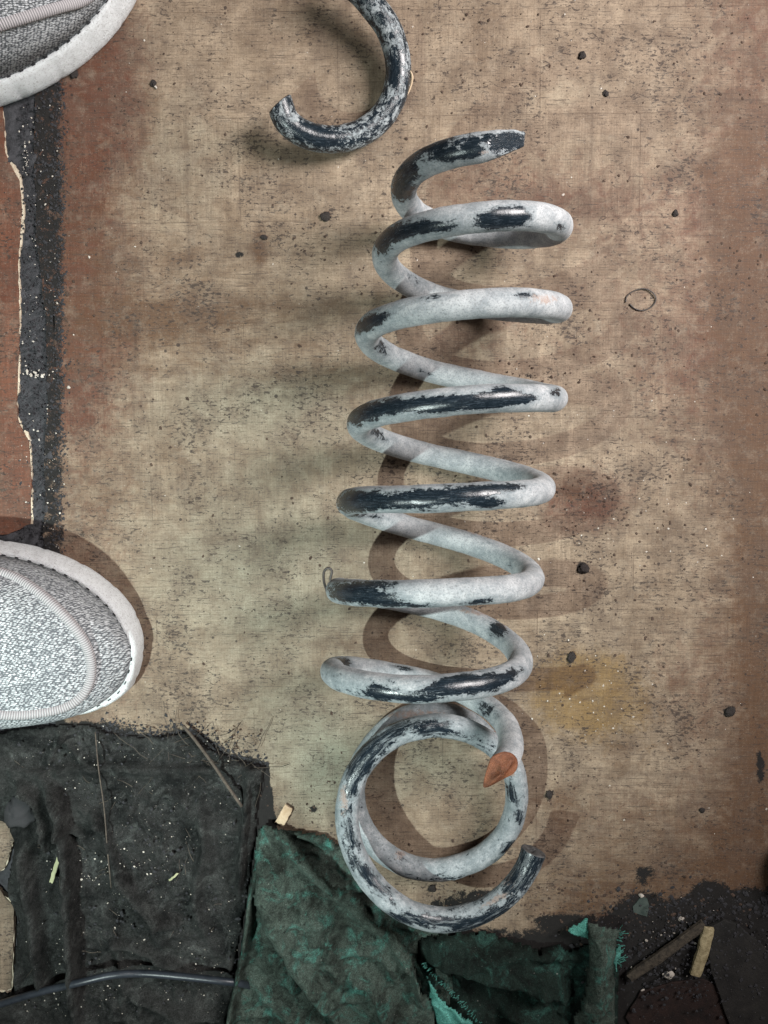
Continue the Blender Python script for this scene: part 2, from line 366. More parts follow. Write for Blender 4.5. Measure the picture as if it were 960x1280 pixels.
# the wide sheet of linoleum
X, Y, nx, ny = grid(-900, 1900, -900, 2200, 60)
xs = np.concatenate([np.linspace(60, 70, 5), np.arange(74, 1120, 4), np.arange(1140, 1960, 60)])
ys = np.concatenate([np.arange(-900, -60, 60), np.arange(-60, 1380, 4), np.arange(1400, 2260, 60)])
X, Y = np.meshgrid(xs, ys); nx, ny = len(xs), len(ys)
ed = 66 + 9 * (fbm(Y * 0.03, Y * 0, 21, 4) - 0.5) - 6 * sstep(480, 700, Y) + 3 * np.sin(Y * 0.017)
X = np.where(X < 70.5, X - 65 + ed, X)
Z = 1.6 * (fbm(X * 0.006, Y * 0.006, 5, 3) - 0.5) * sstep(90, 200, X)
Z = np.minimum(Z, 0.4)
qq = proj(tofl(X, Y, Z)); x, y = qq[:, 0], qq[:, 1]
red = np.clip(0.95 * (1 - sstep(95, 240, x + 70 * (fbm(x * 0.012, y * 0.012, 31) - 0.5))) * (1 - 0.5 * sstep(480, 600, y)), 0, 1)
red += 0.62 * sstep(780, 985, x) * (0.55 + 0.45 * sstep(700, 200, y)) + 0.45 * blob(x, y, 850, 440, 110, 120) + 0.35 * blob(x, y, 790, 260, 200, 60)
red += 0.85 * blob(x, y, 725, 628, 62, 38) + 0.30 * blob(x, y, 760, 1020, 160, 60)  + 0.35 * blob(x, y, 620, 230, 120, 50)
red += 0.35 * blob(x, y, 590, 420, 110, 60) + 0.3 * blob(x, y, 860, 860, 80, 80)
grn = 0.65 * blob(x, y, 330, 720, 190, 130) + 0.7 * blob(x, y, 390, 940, 90, 80) + 0.55 * blob(x, y, 330, 500, 160, 70) + 0.5 * blob(x, y, 560, 960, 70, 60)
grn += 0.4 * blob(x, y, 230, 200, 90, 120) + 0.45 * blob(x, y, 410, 980, 30, 60) + 0.25 * blob(x, y, 700, 130, 150, 120)
yel = 1.7 * blob(x, y, 730, 866, 62, 46) + 0.35 * blob(x, y, 760, 1110, 180, 40) + 0.25 * blob(x, y, 820, 930, 80, 60)
brn = 0.12 + 0.7 * blob(x, y, 210, 400, 120, 36) + 0.42 * blob(x, y, 390, 470, 90, 20) + 0.35 * blob(x, y, 360, 385, 110, 16) + 0.3 * blob(x, y, 230, 325, 120, 22) + 0.7 * blob(x, y, 325, 305, 9, 26)  # horizontal bands left of the spring: its soft shadows painted in brown
brn += 0.6 * sstep(905, 1000, x) * sstep(150, 320, y) + 0.35 * blob(x, y, 930, 400, 60, 160) + 0.55 * blob(x, y, 715, 612, 34, 14) + 0.4 * blob(x, y, 880, 210, 16, 18)
brn += 0.5 * sstep(1030, 1200, y) * sstep(640, 760, x) + 0.35 * blob(x, y, 775, 945, 22, 26) + 0.4 * blob(x, y, 700, 1005, 24, 26)
grm = 1.25 * sstep(1135, 1205, y + 45 * sstep(780, 900, x) + 22 * (fbm(x * 0.03, y * 0.03, 41) - 0.5)) * sstep(470, 540, x)
for (bx, by, rx, ry) in [(805, 1092, 15, 13), (800, 1130, 26, 16), (850, 1140, 40, 14), (885, 1118, 20, 22), (940, 1135, 35, 18), (780, 1150, 20, 12), (820, 1155, 30, 16),
                         (912, 889, 9, 7), (729, 711, 9, 9), (714, 823, 8, 5), (770, 1172, 25, 12), (700, 1150, 30, 6), (688, 993, 7, 8), (660, 470, 8, 5), (727, 69, 5, 5),
                         (408, 271, 7, 6), (392, 1012, 5, 5), (540, 1110, 7, 6), (300, 318, 6, 5), (600, 1118, 30, 7), (575, 1130, 45, 8), (950, 960, 6, 30)]:
    grm += 0.75 * blob(x, y, bx, by, rx, ry)
lb = np.interp(x, [60, 130, 190, 240, 290, 335, 345, 360], [905, 905, 922, 912, 945, 955, 1030, 1200])
grm += 1.1 * sstep(-14, 10, y - lb) * (x < 352)
grm += 0.62 * (1 - sstep(72, 86, x)) + 0.25 * sstep(1090, 1170, y) * sstep(640, 700, x)
grm += 0.03
seam = np.zeros(x.shape)
for ln in ([(66, 127), (200, 131), (345, 137), (470, 134)], [(735, 117), (850, 121), (975, 127)], [(320, 318), (470, 316)], [(690, 778), (960, 800)], [(640, 640), (688, 700), (688, 830), (680, 900)], [(690, 957), (820, 968), (975, 982)],
           [(170, 380), (168, 520), (174, 600)], [(90, 476), (300, 492), (440, 500)], [(232, 135), (236, 330)], [(742, 10), (738, 260)], [(66, 182), (180, 184)], [(700, 545), (930, 556)], [(640, 866), (820, 880)], [(330, 140), (325, 310)]):
    d_, _, _ = dist_poly(x, y, ln); seam = np.maximum(seam, np.exp(-(d_ / 2.1) ** 2))
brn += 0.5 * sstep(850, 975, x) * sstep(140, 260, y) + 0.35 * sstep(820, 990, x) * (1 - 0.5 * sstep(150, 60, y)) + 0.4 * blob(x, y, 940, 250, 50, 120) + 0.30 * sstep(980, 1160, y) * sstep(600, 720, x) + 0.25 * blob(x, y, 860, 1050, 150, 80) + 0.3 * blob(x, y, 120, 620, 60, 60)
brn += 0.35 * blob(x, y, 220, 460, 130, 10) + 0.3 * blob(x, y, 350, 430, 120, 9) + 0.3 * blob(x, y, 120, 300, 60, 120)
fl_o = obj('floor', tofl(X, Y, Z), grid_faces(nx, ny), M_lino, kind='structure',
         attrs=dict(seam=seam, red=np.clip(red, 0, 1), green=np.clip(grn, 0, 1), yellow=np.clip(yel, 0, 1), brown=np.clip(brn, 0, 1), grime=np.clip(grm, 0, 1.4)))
fl_o['label'] = 'worn linoleum with a faded wood block print, stained and gritty'

def slab(name, poly, z0, z1, mat, parent=None, bev=0, attrs=None, rough_edge=0.0, seed=1, n=1, smooth=False):
    """a flat sheet with real thickness cut to an outline in floor units"""
    pts = []
    rr = random.Random(seed)
    poly = [floorxy(a, b, z1) for a, b in poly]
    for i, (a, b) in enumerate(poly):
        c, d = poly[(i + 1) % len(poly)]
        L = math.hypot(c - a, d - b); k = max(1, int(L / 7)) if rough_edge else 1
        for j in range(k):
            t = j / k; w = rough_edge if j else rough_edge * 0.3
            pts.append((a + (c - a) * t + rr.uniform(-w, w), b + (d - b) * t + rr.uniform(-w, w)))
    bm = bmesh.new()
    vs = [bm.verts.new(fl(a, b, z1)) for a, b in pts]
    f = bm.faces.new(vs); f.normal_update()
    if f.normal.z < 0: bmesh.ops.reverse_faces(bm, faces=[f])
    r = bmesh.ops.extrude_face_region(bm, geom=[f])
    for v in [e for e in r['geom'] if isinstance(e, bmesh.types.BMVert)]: v.co.z = z0 * U
    bm.normal_update(); bmesh.ops.recalc_face_normals(bm, faces=bm.faces[:])
    if bev: bmesh.ops.bevel(bm, geom=[e for e in bm.edges if e.calc_face_angle(0) > 0.8 and len(e.link_faces) == 2], offset=bev * U, segments=2, affect='EDGES', profile=0.6)
    bmesh.ops.triangulate(bm, faces=[q for q in bm.faces if len(q.verts) > 4])
    me = bpy.data.meshes.new(name); bm.to_mesh(me); bm.free()
    off = parent.location if parent else Vector((0, 0, 0))
    me.transform(Matrix.Translation(-off)); me.materials.append(mat)
    if smooth: me.polygons.foreach_set('use_smooth', [True] * len(me.polygons))
    o = bpy.data.objects.new(name, me); COL.objects.link(o)
    if parent: o.parent = parent
    return o

def scrap(label, poly, mat, cut, seed, rim=1.0):
    cx = sum(p[0] for p in poly) / len(poly); cy = sum(p[1] for p in poly) / len(poly)
    t = thing('linoleum_scrap', label, 'flooring scrap', fl(cx, cy, -7), 'torn scraps of linoleum')
    slab('printed_face', poly, -1.5, 1.5, mat, t, rough_edge=0.7, seed=seed)
    # the torn backing shows as a pale rim along the cut, a little lower than the print
    P_ = [tuple(p) for p in cut]
    rr = random.Random(seed + 5); top = []; bot = []
    pts = crom([list(p) for p in P_], 8)
    for i, p in enumerate(pts):
        a = pts[max(0, i - 1)]; b = pts[min(len(pts) - 1, i + 1)]; d = b - a; L = np.hypot(*d) + 1e-6
        nrm = np.array([-d[1], d[0]]) / L
        w = -1.2 + rim * 11.0 * max(0.0, float(fbm(np.array(i * 0.13), np.array(seed * 3.1), 4, 4)) - 0.22) + rr.uniform(-0.7, 0.7)
        top.append(p - nrm * 2.5); bot.append(p + nrm * w)
    slab('torn_edge', [tuple(q) for q in top] + [tuple(q) for q in bot[::-1]], -6.5, 0.2, M_torn, t)
    return t
e1 = [(2, 110), (4, 150), (6, 190), (14, 208), (24, 226), (27, 262), (22, 330), (24, 400), (22, 470), (20, 505), (24, 530), (36, 552), (39, 600), (38, 655)]
scrap('red brown linoleum scrap with a pale torn rim beside the black strip', [(-400, 90), (2, 110)] + e1[1:] + [(10, 668), (-400, 680)], M_red, [(p[0], p[1]) for p in e1[::-1]], 3)
e2 = [(-2, 1018), (10, 1024), (20, 1036), (14, 1060), (6, 1085), (-10, 1095)]
scrap('small tan linoleum scrap poking out left of the dark rag', [(-300, 1010)] + e2 + [(-300, 1100)], M_tan, e2[::-1], 7, 0.6)
e3 = [(-6, 1104), (6, 1122), (18, 1134), (16, 1180), (14, 1236), (-6, 1238)]
scrap('tan linoleum scrap at the left, just above the black cable', [(-300, 1100)] + e3 + [(-300, 1240)], M_tan, e3[::-1], 9, 0.6)

WR = 13.8
# ------------------------------------------------------------------ round wire
def tube(name, C, rad, mat, parent, sides=28, cap0=True, cap1=True, patches=(), rusty=(), plane0=None, plane1=None, blend=10, dent=0.4, stretch1=None, cuts=(), seed=0, facing=-0.15, capmat=None):
    C = np.array(C, float); n = len(C); rad = np.broadcast_to(np.array(rad, float), (n,)).copy()
    T = np.gradient(C, axis=0); T /= np.linalg.norm(T, axis=1)[:, None] + 1e-12
    nrm = np.cross(T[0], [0, 0, 1.0]);
    if np.linalg.norm(nrm) < 1e-3: nrm = np.cross(T[0], [0, 1.0, 0])
    nrm /= np.linalg.norm(nrm); N = [nrm]
    for i in range(1, n):
        v = N[-1] - T[i] * np.dot(N[-1], T[i]); v /= np.linalg.norm(v); N.append(v)
    N = np.array(N); B = np.cross(T, N)
    th = np.linspace(0, 2 * math.pi, sides, endpoint=False)
    s = np.concatenate([[0], np.cumsum(np.linalg.norm(np.diff(C, axis=0), axis=1))])
    SS, TH = np.meshgrid(s / U, th, indexing='ij')
    R = rad[:, None] + dent * 2 * (fbm(SS * 0.05, np.sin(TH) * 1.2 + seed, seed + 2, 3) - 0.5) + dent * 0.8 * (fbm(SS * 0.25, TH * 2.2, seed + 9, 3) - 0.5)
    dirn = N[:, None, :] * np.cos(TH)[..., None] + B[:, None, :] * np.sin(TH)[..., None]
    V = C[:, None, :] + dirn * (R * U)[..., None]
    for pl, end in ((plane0, 0), (plane1, 1)):
        if pl is None: continue
        c0 = C[0] if end == 0 else C[-1]; t = T[0] if end == 0 else T[-1]
        pn = np.array(pl, float); pn /= np.linalg.norm(pn)
        rng = range(blend) if end == 0 else range(n - blend, n)
        for i in rng:
            w = (1 - i / blend) if end == 0 else (i - (n - blend)) / (blend - 1)
            d = ((c0 - V[i if end == 0 else i]) @ pn)                      # distance of each point to the plane
            endv = V[0] if end == 0 else V[-1]
            dd = ((c0 - endv) @ pn) / (t @ pn) if i == (0 if end == 0 else n - 1) else ((c0 - (C[0 if end == 0 else -1] + dirn[0 if end == 0 else -1] * (rad[0 if end == 0 else -1] * U))) @ pn) / (t @ pn)
            V[i] = V[i] + t * dd[:, None] * (w ** 1.5)
    if stretch1 is not None:
        sd = np.array(stretch1[:3], float); sd /= np.linalg.norm(sd)
        for i in range(n - blend, n):
            w = ((i - (n - blend)) / (blend - 1)) ** 2; cc_ = V[i].mean(0); pj = np.maximum(0, (V[i] - cc_) @ sd) / (WR * U)
            lat = (V[i] - cc_) - ((V[i] - cc_) @ sd)[:, None] * sd
            V[i] = V[i] + sd * (pj ** 2 * stretch1[3] * WR * U * w)[:, None] - lat * (np.clip(pj, 0, 1.2) * 0.35 * w)[:, None]
    moved = np.zeros(V.shape[:2], bool)
    for (cp, cn, lim) in cuts:
        cn = np.array(cn, float); cn /= np.linalg.norm(cn)
        dd_ = np.maximum(0, (V[:lim] - np.array(cp)) @ cn)
        V[:lim] -= cn * dd_[..., None] * 1.0; moved[:lim] |= dd_ > 0
    verts = V.reshape(-1, 3); uv = np.stack([SS, TH * 13.5], -1).reshape(-1, 2)
    idx = np.arange(n * sides).reshape(n, sides); nx_ = np.roll(idx, -1, axis=1)
    F = np.stack([idx[:-1], nx_[:-1], nx_[1:], idx[1:]], -1).reshape(-1, 4).tolist()
    q = proj(verts); up = dirn[..., 2].reshape(-1)
    view = ((np.array(CAMP) - verts)); view /= np.linalg.norm(view, axis=1)[:, None]
    fac = (dirn.reshape(-1, 3) * view).sum(1)
    zmin = None
    bare_shade = moved.reshape(-1) * 0.42; rs = np.zeros(len(verts)); zc = np.repeat(C[:, 2], sides) / U
    for pt in patches:
        u_, v_, ru, rv = pt[:4]; ang = pt[4] if len(pt) > 4 else 0; h0, h1 = pt[5] if len(pt) > 5 else (-99, 999); am = (pt[6] if len(pt) > 6 else 1.0) * 1.12
        bare_shade += am * blob(q[:, 0], q[:, 1], u_, v_, ru, rv, ang) * sstep(facing, facing + 0.3, fac) * ((zc >= h0) & (zc <= h1))
    for pt in rusty:
        u_, v_, ru, rv = pt[:4]; h0, h1 = pt[5] if len(pt) > 5 else (-99, 999)
        rs += 1.0 * blob(q[:, 0], q[:, 1], u_, v_, ru, rv, pt[4] if len(pt) > 4 else 0) * ((zc >= h0) & (zc <= h1))
    caps = []
    verts = list(map(tuple, verts))
    for end, want in ((0, cap0), (1, cap1)):
        ring = idx[0] if end == 0 else idx[-1]
        if capmat and ((end == 0 and want == 'face') or (end == 1 and want == 'face')): caps.append((end, V[0] if end == 0 else V[-1]))
        if want:
            F.append(list(map(int, ring[::-1] if end == 0 else ring)))
    mv = moved.reshape(-1)
    o = obj(name, verts, F, mat, parent, uv=uv, attrs=dict(bare_shade=np.clip(bare_shade, 0, 1.3), rusty=np.clip(rs, 0, 1)))
    if len(cuts):
        for p in o.data.polygons:
            if len(p.vertices) == 4 and mv[p.vertices[0]]: p.use_smooth = False
    ring0, ring1 = V[0], V[-1]
    return o, ring0, ring1, T[0], T[-1]
def broken_face(ring, out, mat, parent, name='fracture_face', seed=1, dish=0.12, proud=0.8, keel=0.22):
    """rough granular surface of a break, sitting just proud of the end of the wire"""
    ring = np.array(ring); c = ring.mean(0); out = np.array(out) / np.linalg.norm(out)
    n = np.cross(ring[5] - c, ring[0] - c); n /= np.linalg.norm(n)
    if n @ out < 0: n = -n
    rr = np.random.RandomState(seed); rad = np.linalg.norm(ring - c, axis=1).mean()
    far = max(ring, key=lambda p: np.linalg.norm(p - c)); lax = (far - c) / np.linalg.norm(far - c); kax = np.cross(n, lax)
    V = []; rings = [1.0, 0.97, 0.9, 0.8, 0.68, 0.55, 0.42, 0.28, 0.14]
    for k, s_ in enumerate(rings):
        for j, p in enumerate(ring):
            b = (proud * U if k else 0.05 * U) + (rr.uniform(-0.9, 0.9) * U * 0.7 if k > 1 else 0) - dish * rad * (1 - s_) * (1 if k else 0)
            b += rad * keel * math.exp(-((((p - c) @ kax) / rad * s_ - 0.12 - 0.1 * math.sin(3 * ((p - c) @ lax) / rad)) ** 2) / 0.05) * (1 - s_) ** 0.6 if k > 1 else 0
            V.append(c + (p - c) * (s_ * (0.995 if k == 0 else 1)) + n * b)
    V.append(c + n * (proud * U - dish * rad)); m = len(ring); F = []
    for k in range(len(rings) - 1):
        for j in range(m):
            j2 = (j + 1) % m; F.append((k * m + j, k * m + j2, (k + 1) * m + j2, (k + 1) * m + j))
    b = (len(rings) - 1) * m
    for j in range(m): F.append((b + j, b + (j + 1) % m, len(V) - 1))
    return obj(name, V, F, mat, parent)

# ------------------------------------------------------------------ the big coil spring, lying on its side
HM = 119.0; R0 = 105.0
F_ = {0: (575, 183), 1: (590, 271), 2: (585, 380), 3: (570, 500), 4: (560, 622), 5: (545, 741), 6: (535, 861)}
L_ = {0: (505, 236), 1: (481, 318), 2: (459, 418), 3: (449, 531), 4: (436, 629), 5: (423, 738), 6: (416, 838)}
B_ = {0: (585, 290), 1: (585, 378), 2: (580, 470), 3: (570, 572), 4: (560, 667), 5: (545, 757), 6: (535, 849)}
R_ = {1: (696, 288), 2: (696, 388), 3: (691, 497), 4: (676, 607), 5: (663, 718), 6: (649, 820), 7: (637, 918)}
ctrl_y = {}; LX = {}; RX = {}
for k in range(7):
    ctrl_y[4*k] = floorxy(*F_[k], HM + (R0 if k else 92))[1]
    LX[k], ctrl_y[4*k+1] = floorxy(*L_[k], HM)
    ctrl_y[4*k+2] = floorxy(*B_[k], HM - R0)[1]
    RX[k+1], ctrl_y[4*k+3] = floorxy(*R_[k+1], HM)
RX[0] = RX[1] - 6
ctrl_y[28] = ctrl_y[27] + 30; ctrl_y[-1] = ctrl_y[0] - 10; ctrl_y[-2] = ctrl_y[0] - 22
yk = sorted(ctrl_y)
ycurve = crom([[ctrl_y[k]] for k in yk], 40)[:, 0]; qcurve = np.linspace(yk[0], yk[-1], len(ycurve))
qs, cxs = [], []
for k in range(7):
    qs += [4*k+1, 4*k+3]
    cxs += [LX[k] + (RX[k+1] - LX[k]) / 2 if False else (LX[k] + (RX[k] + RX[k+1]) / 2) / 2, (RX[k+1] + (LX[k] + (LX[k+1] if k < 6 else LX[k] - 6)) / 2) / 2]
rad_q = []
for i, q in enumerate(qs):
    k = q // 4
    rad_q.append(abs((LX[k] if q % 4 == 1 else RX[k+1]) - cxs[i]))
def helix(q):
    ph = math.radians(90) + q * math.pi / 2
    cx = float(np.interp(q, qs, cxs)); r = float(np.interp(q, qs, rad_q)); y = float(np.interp(q, qcurve, ycurve))
    rz = R0 if q > 3 else R0 - (3 - max(q, 0)) * 4.5
    return fl(cx + r * math.cos(ph), y, HM + (rz if math.sin(ph) > 0 else R0) * math.sin(ph))
q0, q1 = -0.255, 27.40
Q = np.arange(q0, q1, 0.021)
C = np.array([helix(q) for q in Q])
rr = np.full(len(Q), WR)
tip = np.clip((Q - q0) / 0.34, 0, 1)
rr = rr * (0.74 + 0.26 * tip ** 0.6) * (1 + (tip < 1) * 0.16 * (fbm(Q * 9, Q * 0, 5, 3) - 0.5) * 2)
C[:, 1] += (1 - tip) * 4 * U
patches = [(507, 214, 14, 20, 0, (60, 999)), (503, 240, 13, 8, 0, (60, 999)), (565, 194, 26, 8, -8, (60, 999)), (632, 176, 17, 8, 0, (100, 999), 1.3), (610, 172, 12, 6, 0, (100, 999), .6), (545, 180, 34, 8, -15, (100, 999), 0.6), (590, 180, 8, 14, 0, (100, 999), .7),
           (500, 290, 26, 12, -20, (60, 999)), (545, 284, 30, 9, -4, (90, 999)), (478, 303, 8, 12, 0, (60, 999)), (615, 275, 22, 14, 0, (100, 999), 1.1), (644, 270, 22, 14, 0, (100, 999), 1.1), (700, 284, 10, 7, 0, (60, 999), .7),
           (468, 400, 28, 9, -24, (100, 999)), (652, 369, 20, 5, 0, (100, 999), .8), (540, 372, 34, 4, -4, (120, 999), .6), (520, 350, 22, 8, 30, (0, 90), .5), (478, 436, 14, 10, 40, (0, 110), .7),
           (535, 468, 16, 6, 15, (0, 60), .5),
           (472, 512, 34, 12, -14, (100, 999)), (540, 506, 44, 12, -4, (120, 999), 1.1), (600, 503, 40, 9, 0, (120, 999), 1.1), (630, 490, 26, 8, 0, (120, 999)), (655, 500, 26, 5, -8, (120, 999), .8), (694, 490, 8, 7, 0, (60, 999), .8),
           (473, 543, 20, 7, 30, (0, 110), .7), (445, 520, 12, 8, 0, (80, 999), .5),
           (460, 626, 38, 14, 0, (100, 999), 1.1), (530, 625, 34, 13, 0, (120, 999)), (590, 616, 45, 12, -3, (120, 999)), (640, 608, 26, 5, -3, (120, 999), .6), (610, 630, 20, 6, 0, (120, 999)), (465, 645, 30, 4, 6, (0, 115), .7),
           (440, 742, 26, 12, 5, (90, 999)), (475, 747, 28, 10, 3, (110, 999)), (478, 729, 34, 5, 0, (110, 999), .8), (600, 752, 24, 4, -8, (120, 999), .8), (520, 757, 40, 4, 0, (120, 999), .7),
           (430, 828, 12, 6, 20, (0, 118), .9), (505, 836, 18, 5, 10, (0, 100), .8), (475, 862, 14, 8, 0, (110, 999), .6), (500, 872, 50, 6, 4, (120, 999), .6), (560, 858, 30, 8, -12, (120, 999), .9), (585, 853, 38, 10, -8, (120, 999), .9), (625, 850, 32, 7, -25, (110, 999), .8),
           (610, 888, 18, 10, 30, (0, 80), .5), (645, 895, 8, 18, 0, (0, 80), .3), (600, 668, 22, 6, 15, (0, 60), .3), (622, 786, 9, 9, 0, (0, 90), .9)]
patches += [(472, 318, 24, 34, 0, (50, 999), .30), (450, 418, 22, 30, 0, (50, 999), .30), (440, 530, 22, 30, 0, (50, 999), .34), (428, 630, 24, 24, 0, (50, 999), .4), (416, 738, 24, 22, 0, (60, 999), .3), (410, 842, 30, 24, 0, (60, 999), .34),  # left ends of the turns: thinner dust, with their shaded side painted in
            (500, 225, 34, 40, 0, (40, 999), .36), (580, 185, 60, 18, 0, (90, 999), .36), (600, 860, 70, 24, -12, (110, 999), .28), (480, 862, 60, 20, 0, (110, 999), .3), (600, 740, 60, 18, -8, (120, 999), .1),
            (600, 300, 90, 14, 8, (0, 70), .22), (640, 400, 60, 12, 8, (0, 80), .2), (640, 590, 50, 16, 14, (0, 90), .3), (630, 700, 40, 18, 30, (0, 95), .3), (625, 790, 32, 24, 40, (0, 95), .34), (615, 895, 26, 26, 40, (0, 100), .34)]  # undersides of the back arcs: shade painted into the mask
rusty = [(590, 664, 40, 4, 18, (0, 90)), (680, 374, 26, 8, 0, (100, 999)), (630, 782, 10, 7, 0, (0, 90)), (640, 680, 16, 4, 30, (0, 90)), (600, 190, 14, 6, 0, (60, 999)), (590, 765, 30, 4, 10, (0, 60))]
spring = thing('coil_spring', 'large dusty coil spring lying on its side on the linoleum, broken at both ends', 'coil spring', fl(545, 560, 0))
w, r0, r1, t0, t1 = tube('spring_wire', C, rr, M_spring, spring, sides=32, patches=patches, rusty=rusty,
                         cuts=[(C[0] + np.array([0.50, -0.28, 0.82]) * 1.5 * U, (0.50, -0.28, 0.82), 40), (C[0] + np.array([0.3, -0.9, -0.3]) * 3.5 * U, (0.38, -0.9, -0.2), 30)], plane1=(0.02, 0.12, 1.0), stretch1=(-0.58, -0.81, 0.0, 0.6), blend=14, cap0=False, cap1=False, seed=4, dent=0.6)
f1 = broken_face(r1, t1, M_rust, spring, seed=3, dish=-0.25, keel=0.5)
f1['label'] = 'bright orange rusty fracture face at the lower end'
f0 = broken_face(r0, -t0, M_tipface, spring, seed=5)
f0['label'] = 'dark chisel-shaped break at the upper end'

# ------------------------------------------------------------------ the broken end coils standing below it
ring_pts = [(612, 923, 14), (580, 899, 14), (540, 890, 14), (500, 900, 14), (463, 934, 15), (442, 985, 18), (456, 1040, 22), (495, 1076, 25), (545, 1088, 28), (600, 1072, 32), (634, 1040, 37),
            (646, 1000, 43), (640, 958, 50), (615, 930, 56), (580, 912, 61), (540, 907, 65), (495, 918, 69), (459, 947, 73), (438, 985, 77), (434, 1030, 81), (447, 1075, 86), (475, 1115, 90), (515, 1142, 94),
            (560, 1150, 91), (605, 1138, 88), (640, 1112, 84), (660, 1082, 80), (667, 1064, 78)]
RP = np.array([P(*p) for p in ring_pts])
C2 = crom(RP.tolist(), 14)
for _ in range(12): C2[1:-1] = 0.5 * C2[1:-1] + 0.25 * (C2[:-2] + C2[2:])
r2 = np.full(len(C2), 14.0); r2[-14:] *= np.linspace(1, 1.07, 14); r2[:10] *= np.linspace(0.8, 1, 10)
ringt = thing('spring_end_coil', 'broken ring of two overlapping spring turns standing below the large coil spring', 'spring fragment', fl(540, 985, 0), 'broken pieces of coil spring')
patch2 = [(540, 910, 24, 9, 0, (50, 200), .9), (480, 925, 34, 10, -40, (50, 200), .9), (450, 955, 20, 14, -60, (50, 200), .9), (440, 980, 6, 40, 10, (60, 200), .5), (600, 930, 20, 7, 30, (40, 200), .3),
          (640, 992, 5, 12, -20, (30, 80), .9), (650, 1020, 4, 8, 0, (30, 80), .8), (636, 1060, 12, 5, -40, (0, 80), .7), (500, 1070, 20, 6, 30, (0, 60), .2), (560, 1098, 50, 5, 0, (0, 60), .3),
          (438, 1050, 8, 26, -15, (60, 200), .5), (465, 1100, 30, 7, 45, (60, 200), .7), (530, 1150, 60, 6, 5, (60, 200), .8), (600, 1150, 40, 7, -20, (60, 200), .8), (652, 1092, 14, 34, 30, (68, 200), .9), (662, 1068, 18, 13, 0, (68, 200), .9),
          (590, 1128, 26, 8, -20, (68, 200), .3)]
rust2 = [(430, 1000, 8, 30, 0, (60, 200)), (500, 1068, 9, 9, 0, (0, 60)), (520, 893, 60, 8, 0, (0, 30)), (605, 916, 16, 8, 30, (0, 30)), (640, 1100, 18, 9, -40, (68, 200)), (620, 1125, 30, 5, -25, (68, 200)), (640, 968, 7, 4, 0, (30, 80))]
w2, a0, a1, ta, tb = tube('spring_wire', C2, r2, M_ring, ringt, sides=30, patches=patch2, rusty=rust2, plane0=(0.9, -0.55, 0.7), blend=14, cap0=False, cap1=False, seed=11, dent=0.9)
broken_face(a0, -ta, M_pinkrust, ringt, seed=7)['label'] = 'dull pinkish break at the hidden lower end'
broken_face(a1, tb, M_tipface, ringt, seed=8)['label'] = 'dark break at the raised end'

# the C-shaped offcut at the top
c_pts = [(350, 131, 48), (358, 151, 44), (375, 165, 38), (398, 173, 32), (424, 174, 26), (450, 167, 22), (474, 150, 20), (491, 124, 22), (498, 94, 26), (495, 62, 31), (484, 33, 37), (466, 8, 43), (447, -14, 48), (425, -28, 52)]
C3 = crom(np.array([P(*p) for p in c_pts]).tolist(), 14)
for _ in range(12): C3[1:-1] = 0.5 * C3[1:-1] + 0.25 * (C3[:-2] + C3[2:])
cc = thing('spring_offcut', 'black C-shaped broken piece of spring wire near the top edge', 'spring fragment', fl(440, 90, 0), 'broken pieces of coil spring')
patch3 = [(395, 170, 30, 11, 20, (0, 99), .6), (455, 172, 20, 8, -20, (0, 99), -.4), (492, 95, 12, 30, 0, (0, 99), .4), (505, 120, 6, 30, 10, (0, 99), -.7), (440, 186, 60, 5, -5, (0, 99), -.6), (352, 122, 10, 5, 0, (0, 99), -.5),
          (365, 145, 6, 12, 0, (0, 99), -.5), (478, 25, 8, 22, -30, (0, 99), -.4), (485, 112, 8, 10, 0, (0, 99), -.5), (488, 60, 6, 40, 0, (0, 99), -.1)]
w3, b0, b1, tc_, td_ = tube('spring_wire', C3, np.full(len(C3), 15.0), M_cpiece, cc, sides=30, patches=patch3, rusty=[(512, 98, 4, 14, 0)], plane0=(-0.75, 0.9, 0.25), plane1=(-1, 0.3, 0.2), blend=10, cap0=False, cap1=False, seed=23)
broken_face(b0, -tc_, M_darkrust, cc, seed=9); broken_face(b1, td_, M_darkrust, cc, seed=10)
# flake of lifted paint on its outer side
fk = crom([[511, 88, 30], [514, 97, 27], [511, 110, 22], [505, 122, 18]], 5); V = []
for i, p in enumerate(fk):
    a = P(p[0] - 1.5, p[1], p[2]); b = P(p[0] + 2.8, p[1], p[2] + 5); V += [a, b, a + Vector((0, 0, -1.2 * U)), b + Vector((0, 0, -1.2 * U))]
Fk = []
for i in range(len(fk) - 1):
    k = 4 * i; Fk += [(k, k+4, k+5, k+1), (k+2, k+3, k+7, k+6), (k+1, k+5, k+7, k+3), (k, k+2, k+6, k+4)]
obj('paint_flake', V, Fk, M_card, cc)

def wirecurve(name, pts, r, mat, parent=None, n=8, sides=8):
    Cx = crom(np.array([P(*p) for p in pts]).tolist(), n)
    o, *_ = tube(name, Cx, np.full(len(Cx), r), mat, parent, sides=sides, dent=0.05)
    return o
tag(wirecurve('bent_wire', [(409, 741, 122), (405, 727, 128), (405, 715, 132), (410, 710, 134), (415, 714, 133), (413, 724, 131), (417, 733, 130), (425, 734, 134)], 1.4, M_wire), 'tiny bent wire hook caught on the left of the spring, second turn from the bottom', 'wire')
tag(wirecurve('wire_loop', [(782, 378, 1.5), (784, 370, 1.5), (794, 363, 2), (806, 361, 2), (816, 366, 2.5), (820, 374, 2), (815, 383, 1.5), (804, 388, 1.5), (794, 386, 1.5), (787, 380, 1.5)], 0.8, M_wire), 'thin dark loop of wire lying on the linoleum right of the spring', 'wire')

